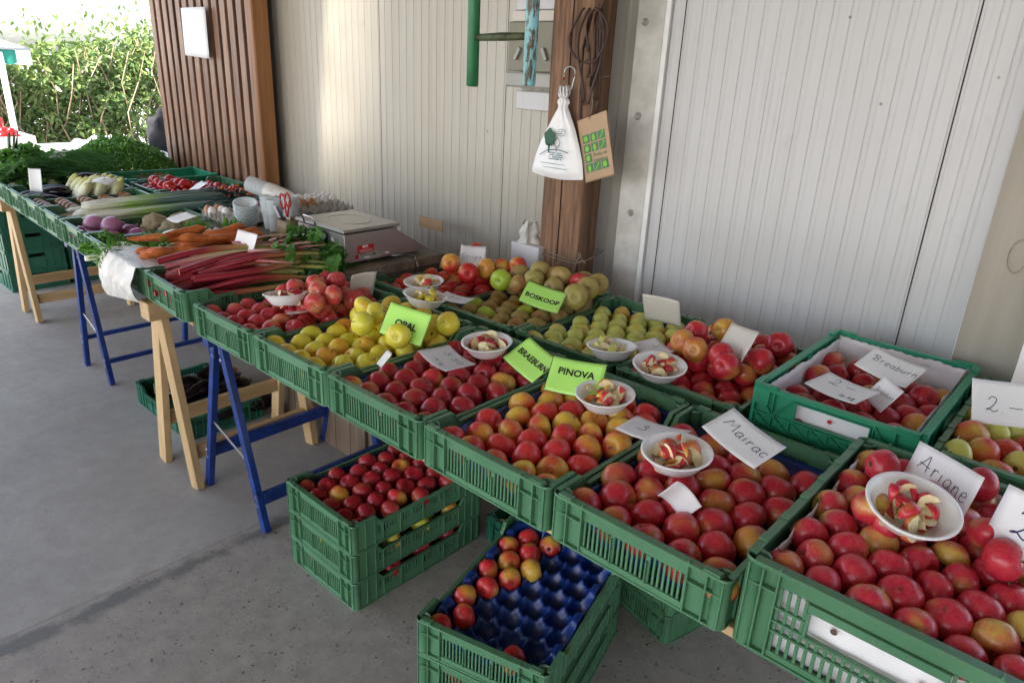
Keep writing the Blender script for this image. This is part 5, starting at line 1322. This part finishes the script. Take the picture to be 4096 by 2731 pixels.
o = link('chive_leaves', b.mesh('chives', M['darkleaf'], norm=False)); tag(o, 'long dark green onion leaves laid across the left crates', 'greens', None, 'stuff')
b = MB()
for k in range(14):
    x0, y0 = -3.35+random.gauss(0, .03), .36+random.gauss(0, .02); b.tube([(x0, y0, .98), (x0+.01, y0, 1.06), (x0+.02+random.gauss(0, .015), y0+.02, 1.15+random.random()*.04)], [.006, .005, .003], 5)
o = link('upright_stems', b.mesh('st', M['darkleaf'])); tag(o, 'dark upright leek tops standing at the far left', 'greens', None, 'stuff')
for s_, (lx, ly) in enumerate(((.07, .08), (.17, .24), (.28, .38), (.10, .48))):
    q = F(2, lx, ly); mound(q.x, q.y, .872, .12, .10, .06, 1500, .013, M['parsley'], 80+s_, ('dark feathery greens at the front corner of the fennel crate', 'dark feathery greens in the middle of the fennel crate', 'dark feathery greens at the right rear of the fennel crate', 'dark feathery greens at the left rear of the fennel crate')[s_], 'fennel_greens', .8, 1.8)
card((-2.236, .504, 1.005), (.80, .59, 0), (-.58, .79, .18), .148, .105, 'white', 'white card lying on the pale chicory heads', bend=-1, group=GC)
card((-2.45, .237, .992), (.75, .62, 0), (-.1, .1, .98), .075, .13, 'white', 'brightly lit white card standing among the aubergines', group=GC)
card((-1.017, .442, .985), (.998, -.048, .051), (.037, .978, .207), .148, .105, 'white', 'white card lying on the celeriac roots', group=GC)
card((-1.81, .892, .985), (.986, -.147, .075), (.089, .855, .511), .13, .10, 'white', 'white card lying on the big red tomatoes', group=GC)
card((-.262, .355, 1.015), (.99, .107, 0), (-.043, .402, .914), .13, .10, 'white', 'white card with a single dark stroke behind the rhubarb', [('7', -.015, -.02, .022, .0012, 0)], group=GC)
card((-3.0, .54, 1.06), (.786, .618, 0), (-.564, .718, .409), .10, .10, 'cream', 'beige tag on the dark onion leaves', group=GC)
# back row of the far table

def by(x): return .695+.04*(-1.2-x)
crate('a', -1.7, by(-1.7), ZF, 'sage green crate with a few red tomatoes behind the egg tray', G2, rz=AF*.6, sx=SXF)
crate('a', -2.085, by(-2.085), ZF, 'sage green crate of mixed cherry tomatoes', G2, rz=AF*.6, sx=SXF)
crate('a', -2.465, by(-2.465), ZF, 'sage green crate of big red tomatoes', G2, rz=AF*.6, sx=SXF)
crate('low', -2.90, by(-2.9), ZF+.004, 'bright green lattice crate, nearly empty, with a pink card', 'bright green lattice crates', rz=AF*.6)
def tomm(seed):
    b = MB()
    def f(u, v):
        a, p_ = u*2*math.pi, v*math.pi; rr = .040*(1+.05*math.cos(a*5+seed)*math.sin(p_)); z = .78*math.cos(p_)-.22*math.exp(-(math.sin(p_)/.3)**2)*(1 if p_ < 1.5 else 0)
        return Vector((rr*math.sin(p_)*math.cos(a), rr*math.sin(p_)*math.sin(a), .040*z))
    b.grid(f, 20, 12); return b.mesh('tomato', M['tomato'], weld=True)
TM = [tomm(s_) for s_ in range(3)]
random.seed(53)
def G(x0, lx, ly, lz): 
    q = Matrix.Rotation(AF*.6, 3, 'Z') @ Vector((lx, ly, 0)); return Vector((x0+q.x, by(x0)+q.y, ZF+lz))
for k in range(30):
    lay = k//20; kk = k % 20; lx, ly = .06+.078*(kk % 4)+.03*lay, .08+.10*(kk//4)+.04*lay
    if lay and .25 < ly < .36: continue
    o = link('tomato', random.choice(TM), loc=G(-2.465, lx, ly, .055+.05*lay+random.uniform(0, .01)), rot=(random.uniform(0, 2), random.uniform(0, 2), 0), scale=(random.uniform(.95, 1.2),)*3); tag(o, 'big glossy red tomato in the tomato crate', 'tomato', 'big red tomatoes')
for k in range(8):
    o = link('tomato', random.choice(TM), loc=G(-1.7, .05+.09*(k % 4), .35+.12*(k//4), .055), rot=(random.uniform(0, 2), 0, 0), scale=(.75,)*3); tag(o, 'small red tomato in the crate behind the egg tray', 'tomato', 'tomatoes behind the egg tray')
CH = {}
for k_ in ('tomato', 'tomo', 'tomd'): CH[k_] = blobm(.0165, 1, 1, 1.08, M[k_], .02, 2, 1, 14, 10, 'cherry')
for k in range(150):
    lay = k//95; kk = k % 95; lx, ly = .045+.035*(kk % 9)+random.uniform(-.006, .006), .07+.045*(kk//9)+random.uniform(-.008, .008)
    if lay: ly = ly*1.5; 
    if ly > .54: continue
    kn = random.choices(('tomato', 'tomo', 'tomd'), (2, 3, 4))[0]
    lb = {'tomato': 'red', 'tomo': 'orange', 'tomd': 'dark brown red'}[kn]
    o = link('cherry_tomato', CH[kn], loc=G(-2.085, lx, ly, .055+.025*lay+.025*math.sin(lx*9)+random.uniform(0, .012))); tag(o, '%s cherry tomato in the mixed cherry tomato crate' % lb, 'cherry tomato', lb+' cherry tomatoes')
card(G(-2.90, .24, .46, .055), (.97, -.1, 0), (.1, .95, .12), .17, .12, 'pinkcard', 'dull pink card in the nearly empty bright green crate', group=GC)
o = link('dry_stems', fronds(160, .16, 5, M['kraft'], .003, 2.0), loc=G(-2.90, .15, .25, .03)); tag(o, 'dry stems left in the nearly empty bright green crate', 'stems', None, 'stuff')
# ------------------------------------------------------------------ counter things
ZC = .935
t = thing('kitchen_scale', 'stainless steel shop scale with red ERTL sticker on the wooden counter', 'scale', (0, 0, 0))
x0, x1, y0, y1 = -.300, .030, .617, .885
b = MB(); b.box(x0, x1, y0, y1, .952, 1.070, bev=.002); link('body', b.mesh('body', M['steel']), t)
b = MB(); b.prism([(y1+.0005, .952), (1.048, .952), (1.048, .960), (y1+.0005, 1.058)], x0+.002, x1-.002, 'yz'); link('rear_wedge', b.mesh('wedge', M['steel']), t)
b = MB(); b.box(x0-.008, x1+.008, y0-.010, y1+.012, 1.076, 1.090, bev=.004); wpl = link('weighing_plate', b.mesh('plate', M['steel']), t)
b = MB(); b.box(x0+.01, x1-.01, y0+.01, y1-.01, 1.070, 1.0761); link('gap', b.mesh('gap', M['void']), t)
b = MB(); pts = [(-.135+.105*math.cos(a), .76+.085*math.sin(a), 1.0905) for a in [k/36*6.2832 for k in range(37)]]
b.tube(pts, .0016, 5); link('dish_ring', b.mesh('ring', M['steel']), wpl)
b = MB(); b.tube([(-.235, .607, 1.078), (-.235, .600, 1.108), (-.225, .598, 1.113), (-.165, .598, 1.113), (-.155, .600, 1.108), (-.155, .607, 1.078)], .0035, 8); link('handle', b.mesh('handle', M['screw']), wpl)
b = MB(); b.box(-.235, -.085, .6145, .6168, .978, 1.052, bev=.0006); dsp = link('display', b.mesh('disp', M['bluemetal']), t)
b = MB(); b.box(-.228, -.092, .6136, .6144, .984, 1.036); link('screen', b.mesh('scr', plain('display_glass', (.03, .018, .02), .12)), dsp)
b = MB(); b.box(-.228, -.092, .6132, .6142, 1.040, 1.048); link('display_label', b.mesh('dl', M['cream']), dsp)
b = MB(); b.lathe([(0, -.001), (.009, -.001), (.010, 0)], 14, mat=Matrix.Translation((-.052, .6165, 1.035)) @ Matrix.Rotation(R(-90), 4, 'X') @ Matrix.Scale(1.3, 4, (0, 1, 0))); link('round_sticker', b.mesh('rs', M['cream']), t)
b = MB(); b.box(-.288, -.25, .6155, .6168, 1.02, 1.045); link('side_sticker', b.mesh('ss', M['white']), t)
SXm = Matrix.Translation((x1+.0012, .705, 1.0)) @ Matrix.Rotation(R(90), 4, 'Z') @ TX
b = MB(); b.box(x1+.0002, x1+.0010, .680, .760, .986, 1.018); link('red_sticker', b.mesh('rst', M['red']), t)
link('lettering', text_mesh('ERTL', .013, M['white'], off=.0005, ext=.0002), t, mat=Matrix.Translation((0, .013, .011)) @ SXm)
b = MB()
for k, z in enumerate((.990, .994, .998)):
    for q in range(16): b.box(x1+.0008, x1+.0014, .689+q*.004, .6915+q*.004, z, z+.0018)
link('small_print', b.mesh('sp', M['pinkcard']), t)
b = MB(); b.box(x1+.0002, x1+.0009, .684, .806, .961, .983); link('type_plate', b.mesh('tp', M['meter2']), t)
b = MB(); b.box(x1+.0009, x1+.0014, .668, .683, .964, .980); link('red_mark', b.mesh('rm', M['red']), t)
b = MB(); b.box(x1+.0009, x1+.0014, .757, .767, .970, .981); link('green_mark', b.mesh('gm', M['printgreen']), t)
b = MB(); b.box(x1+.0009, x1+.0014, .712, .737, .962, .968); b.box(x1+.0002, x1+.0009, .818, .840, .966, .974); link('white_mark', b.mesh('wm', M['white']), t)
b = MB()
for r_, z in enumerate((.971, .976, .980)):
    for q in range(24):
        if random.random() < .7: b.box(x1+.0009, x1+.0012, .69+q*.0046, .693+q*.0046, z, z+.0018)
link('plate_print', b.mesh('pp', M['black']), t)
for fx, fy_ in ((x1-.03, .632), (x0+.03, .632), (x1-.03, .87), (x0+.03, .87), (x1-.03, .75)):
    b = MB(); b.lathe([(0, .0), (.014, 0), (.014, .007), (.008, .009), (.008, .0165), (0, .0165)], 14, c=(fx, fy_, ZC)); link('foot', b.mesh('foot', M['darkbox']), t)
b = MB(); b.tube([(-.075, .618, .962), (-.075, .585, .962)], .010, 12); link('knob', b.mesh('knob', M['screw']), t)
b = MB(); b.tube([(.0, .83, .945), (.045, .86, .950), (.075, .90, .958), (.082, .93, .945), (.086, .94, .90), (.10, .92, .86)], .003, 7)
b.tube([(.0, .835, .945), (.043, .868, .952), (.070, .908, .956), (.078, .938, .942), (.088, .95, .90)], .003, 7, mi=1)
o = link('power_cable', b.mesh('cable', [M['black'], M['trim']])); tag(o, 'black and white cable looping over the counter edge behind the scale', 'cable')
t = thing('stoneware_jar', 'brown stoneware jar holding red handled scissors left of the scale', 'jar', (-.545, .72, ZC))
b = MB(); b.lathe([(0, 0), (.050, 0), (.055, .02), (.056, .075), (.050, .088), (.052, .094), (.047, .094), (.045, .085), (.045, .01), (0, .01)], 28); link('jar_body', b.mesh('jar', M['stone']), t)
b = MB(); b.tube([(.052, 0, .03), (.072, 0, .04), (.072, 0, .06), (.052, 0, .07)], .006, 7); link('jar_handle', b.mesh('jh', M['stone']), t)
t = thing('scissors', 'red handled scissors sticking out of the stoneware jar', 'scissors', (-.545, .72, ZC+.05), rot=(R(-6), R(-14), .3))
for q, ox in enumerate((-.016, .016)):
    b = MB(); b.tube([(ox+.015*math.cos(k/20*6.283), .002, .125+.032*math.sin(k/20*6.283)) for k in range(21)]+[(ox*.4, 0, .075), (0, 0, .05)], .0048, 8); link('handle', b.mesh('h', M['red']), t)
    b = MB(); b.box(-.006+ox*.2, .006+ox*.2, -.001+q*.003, .001+q*.003, -.04, .06); link('blade', b.mesh('bl', M['screw']), t)
for k, (dx, mt, lb) in enumerate(((-.025, 'trim', 'white'), (-.010, 'bluink', 'dark blue'))):
    o = link('pen', MB().tube([(-.545+dx, .715, ZC+.03), (-.575+dx*1.6, .69, ZC+.145)], .004, 8).mesh('pen', M[mt])); tag(o, lb+' pen standing in the stoneware jar beside the scissors', 'pen')
# cups
b = MB(); b.lathe([(0, 0), (.026, 0), (.027, .004), (.036, .085), (.040, .087), (.040, .090), (.0355, .090), (.0255, .006), (0, .006)], 24); CUP = b.mesh('cup', M['clear'])
b = MB(); b.lathe([(0, 0), (.030, 0), (.05, .012), (.054, .030), (.058, .032), (.058, .034), (.050, .033), (.045, .014), (0, .004)], 24); DISH = b.mesh('dish', M['clear'])
def stack(me, n, p, d, rot, step, name, label, cat_, g):
    for k in range(n): o = link(name, me, loc=Vector(p)+Vector(d)*step*k, rot=rot); tag(o, label, cat_, g)
stack(CUP, 8, (-.79, .76, ZC), (0, 0, 1), (0, 0, 0), .010, 'plastic_cup', 'clear plastic cup in the upright stack left of the jar', 'cup', 'clear cups, left stack')
stack(CUP, 9, (-.66, .80, ZC), (0, 0, 1), (0, 0, 0), .0105, 'plastic_cup', 'clear plastic cup in the upright stack behind the jar', 'cup', 'clear cups, right stack')
stack(CUP, 7, (-.715, .745, ZC), (0, 0, 1), (0, 0, 0), .011, 'plastic_cup', 'clear plastic cup in the middle upright stack', 'cup', 'clear cups, middle stack')
stack(DISH, 9, (-.90, .70, ZC+.0), (.02, -.01, 1), (.15, .25, 0), .011, 'plastic_dish', 'clear shallow plastic dish in the leaning stack', 'dish', 'stacked clear dishes')
ax = Vector((.62, .30, -.18)).normalized(); q = Vector((0, 0, 1)).rotation_difference(-ax).to_euler()
stack(CUP, 8, (-.80, .84, 1.082), ax*-1, q, .014, 'plastic_cup', 'clear plastic cup in the sleeve lying across the stacks', 'cup', 'clear cups in the lying sleeve')
o = link('cup_sleeve', MB().tube([Vector((-.88, .80, 1.105))+ax*(.19-k*.02) for k in range(10)], [.010, .024, .034, .040, .042, .043, .043, .044, .044, .044], 20, cap=False).mesh('sl', M['film'])); tag(o, 'translucent film sleeve around the cups lying across the stacks', 'sleeve')
# egg trays
def eggtray(): 
    b = MB(); n = 6; W_ = .29
    def f(u, v):
        x, y = u*n, v*n; c_ = math.cos(x*2*math.pi)*.5+.5; d_ = math.cos(y*2*math.pi)*.5+.5
        z = .008+.040*(c_*d_)**.7-.0
        e_ = min(u, 1-u, v, 1-v)
        if e_ < .01: z = .020
        return Vector(((u-.5)*W_, (v-.5)*W_, z))
    b.grid(f, 72, 72); return b.mesh('egg_tray', M['pulp'], norm=False)
ET = eggtray()
b = MB(); b.lathe([(0, -.026), (.010, -.024), (.018, -.016), (.0215, -.003), (.020, .010), (.014, .023), (.007, .029), (0, .031)], 16); EGW = b.mesh('egg', M['eggwhite'])
EGB = EGW.copy(); EGB.materials.clear(); EGB.materials.append(M['eggbrown'])
def tray_eggs(cx, cy, z, rz, spots, label, sub, tilt=0):
    mm = Matrix.Translation((cx, cy, z)) @ Euler((tilt, 0, rz)).to_matrix().to_4x4()
    o = link('egg_tray', ET, mat=mm); tag(o, label, 'egg tray', 'gray egg trays'); solid(o, .0015)
    for (i, j, br_) in spots:
        o = link('egg', EGB if br_ else EGW, mat=mm @ Matrix.Translation(((i+.5)/6*.29-.145, (j+.5)/6*.29-.145, .040)) @ Euler((random.uniform(-.1, .1),)*3).to_matrix().to_4x4()); tag(o, ('brown' if br_ else 'white')+' egg in the '+sub, 'egg', ('brown' if br_ else 'white')+' eggs in the '+sub)
random.seed(8)
tray_eggs(-.82, 1.03, ZC+.055, -.10, [(i, j, 0) for i in range(3) for j in range(1, 6) if not (i == 2 and j == 1)]+[(3, 1, 1), (3, 2, 1), (2, 1, 1)], 'gray pulp egg tray raised behind the scale, white and brown eggs at its left', 'tray behind the scale')
tray_eggs(-.82, 1.03, ZC+.005, -.10, [], 'empty gray egg tray under the one holding eggs', 'lower tray')
tray_eggs(-1.02, .74, ZC+.004, -.05, [(0, 1, 1), (0, 0, 1), (1, 0, 0), (1, 1, 0), (2, 1, 0)], 'gray egg tray with few eggs in front of the cherry tomato crate', 'tray by the tomato crates')
o = link('fallen_leaf', LM[0], loc=(-1.30, .74, .006), rot=(.2, .1, 1.2), scale=(.45,)*3); o.data = LM[0].copy(); o.data.materials.clear(); o.data.materials.append(plain('orange_dry_leaf', (.40, .10, .03), .7)); tag(o, 'small orange dry leaf lying on the floor behind the pine trestle', 'leaf')
# ------------------------------------------------------------------ outside
def hedge():
    random.seed(77); b = MB(); x0 = -7.0
    for k in range(74000):
        y = random.uniform(-.4, 6.2); z = 2.25*random.random()**.85
        bulge = .28*noise.noise(Vector((y*1.1, z*1.1, 4)))+.12*noise.noise(Vector((y*4, z*4, 9)))
        top = min(2.0, 1.50+.24*(y-1.0))+.20*noise.noise(Vector((y*1.9, 0, 2)))
        if z > top: continue
        if noise.noise(Vector((y*1.6, z*1.3, 20)))+.25*(y > 2.5) >.26 and random.random() < .62: continue
        dep = random.random()**1.4*.6
        x = x0+bulge-dep-(.25*max(0, z-1.6))
        p_ = Vector((x, y, z)); d = Vector((random.uniform(-.1, .9), random.gauss(0, .7), random.uniform(-1.1, .5))).normalized()
        nrm = Vector((1, random.gauss(0, .5), random.gauss(.3, .5))).normalized(); si = d.cross(nrm).normalized()
        L_ = random.uniform(.06, .115); w_ = L_*.19
        m1 = p_+d*L_*.5+nrm*.006
        b.quad([p_, m1+si*w_, p_+d*L_-nrm*.01, m1-si*w_])
    return b.mesh('foliage', M['hedge'], norm=False)
t = thing('hedge', 'tall sunlit laurel hedge behind the stalls on the left', 'hedge', (0, 0, 0))
link('foliage', hedge(), t)
b = MB(); random.seed(78)
for k in range(230):
    y = random.uniform(-.2, 6); x = -7.25+random.uniform(-.2, .2); q = [(x, y, 0)]; hh_ = min(2.0, 1.50+.24*(y-1.0))/5.3
    for j in range(1, 6): q.append((x+random.gauss(0, .06)+.03*j, y+random.gauss(0, .06)+(.05*j if k % 2 else -.04*j), j*hh_))
    b.tube(q, [.016, .013, .011, .008, .006, .004], 5)
link('stems', b.mesh('stems', plain('hedge_wood', (.36, .26, .17), .8)), t)
b = MB(); random.seed(79)
for k in range(2500):
    y = random.uniform(-.4, 6.2); z0_ = min(2.0, 1.50+.24*(y-1.0)); z = z0_+random.uniform(0, .4)
    if random.random() < (z-z0_)*2.4: continue
    p_ = Vector((-7.3+random.gauss(0, .2), y, z)); d = Vector((random.gauss(0, 1), random.gauss(0, 1), random.gauss(0, 1))).normalized(); si = d.cross(Vector((0, .3, 1))).normalized(); L_ = .09
    b.quad([p_, p_+d*L_*.5+si*.018, p_+d*L_, p_+d*L_*.5-si*.018])
link('top_shoots', b.mesh('shoots', M['hedge'], norm=False), t)
# awning and stall
t = thing('striped_awning', 'white market awning with green striped valance at the left edge', 'awning', (0, 0, 0))
AG = plain('awning_green', (.01, .22, .16), .7); b = MB()
b.grid(lambda u, v: Vector((-5.504, 1.165-1.062*u, 1.688-.130*v)), 12, 4)
for k in range(9):
    if k % 2 == 0: continue
    g = MB()
    y = 1.165-k*.118
    g.grid(lambda u, v, y=y: Vector((-5.5+.004*math.sin(u*6), y-.118*u, 1.688-.112*v-.02*math.sin(u*3.14)*v)), 6, 4)
    link('green_stripe', g.mesh('g', AG, norm=False), t)
link('valance', b.mesh('w', M['trim'], norm=False), t)
link('roof_sheet', MB().grid(lambda u, v: Vector((-5.5-1.6*v, 1.165-2.2*u, 1.69+.14*v)), 4, 4).mesh('rf', M['trim'], norm=False), t)
link('pole', MB().tube([(-5.52, .93, 1.66), (-5.50, .925, .0)], .026, 10).mesh('pole', M['trim']), t)
link('rail', MB().tube([(-5.5, 1.17, 1.69), (-5.5, -1.0, 1.69)], .012, 8).mesh('rail', M['wire']), t)
t = thing('side_table', 'sunlit white covered side table beyond the vegetable board', 'table', (0, 0, 0))
link('top', MB().box(-5.3, -4.0, .95, 1.75, .86, .89).mesh('top', M['trim']), t)
for x in (-5.2, -4.1):
    for y in (1.0, 1.7): link('leg', MB().box(x-.02, x+.02, y-.02, y+.02, 0, .859).mesh('leg', M['trim']), t)
random.seed(13)
o = link('plastic_sheet', MB().grid(lambda u, v: Vector((-4.75+.70*u, 1.02+.66*v, .905+.12*math.sin(math.pi*min(1, .1+v))*(.35+.65*math.sin(math.pi*u))+.022*noise.noise(Vector((u*6, v*9, 1)))*(1 if .02 < u < .98 else 0)+.010*math.sin(v*33+u*9))), 36, 50).mesh('ps', M['bagwhite'], norm=False)); tag(o, 'crumpled white plastic sheet glaring in the sun behind the parsley', 'plastic sheet')
t = thing('white_box', 'sunlit white box of red produce at the left frame edge', 'box', (-4.75, .58, .89))
for (xa, xb, ya, yb) in ((-.2, .2, -.25, -.24), (-.2, .2, .24, .25), (-.2, -.19, -.24, .24), (.19, .2, -.24, .24)): link('box_wall', MB().box(xa, xb, ya, yb, 0, .14).mesh('bw', M['trim']), t)
link('box_floor', MB().box(-.19, .19, -.24, .24, 0, .008).mesh('bf', M['trim']), t)
o = link('box_stand', MB().box(-5.0, -4.5, .3, .85, 0, .885, bev=.005).mesh('bst', M['cardboard'])); tag(o, 'plain stand carrying the white box at the left edge', 'stand')
random.seed(14)
for k in range(30):
    o = link('red_pepper', blobm(.045, 1, 1, 1.2, M['tomato'], .3, 2, k, 12, 8) if k < 3 else bpy.data.objects['red_pepper'].data, loc=(-4.75+random.uniform(-.14, .14), .58+random.uniform(-.2, .2), .97+random.uniform(0, .16)*(1 if k > 12 else .3)), rot=(random.random()*3,)*3); tag(o, 'red pepper heaped in the sunlit white box', 'pepper', 'peppers in the white box')
o = link('dark_coat', blobm(.16, .7, .8, 1.2, plain('black_cloth', (.012, .012, .016), .8), .5, 2, 5)); o.location = (-4.25, 1.74, 1.06); tag(o, 'dark cloth bundle half hidden behind the left edge of the slatted door', 'cloth')
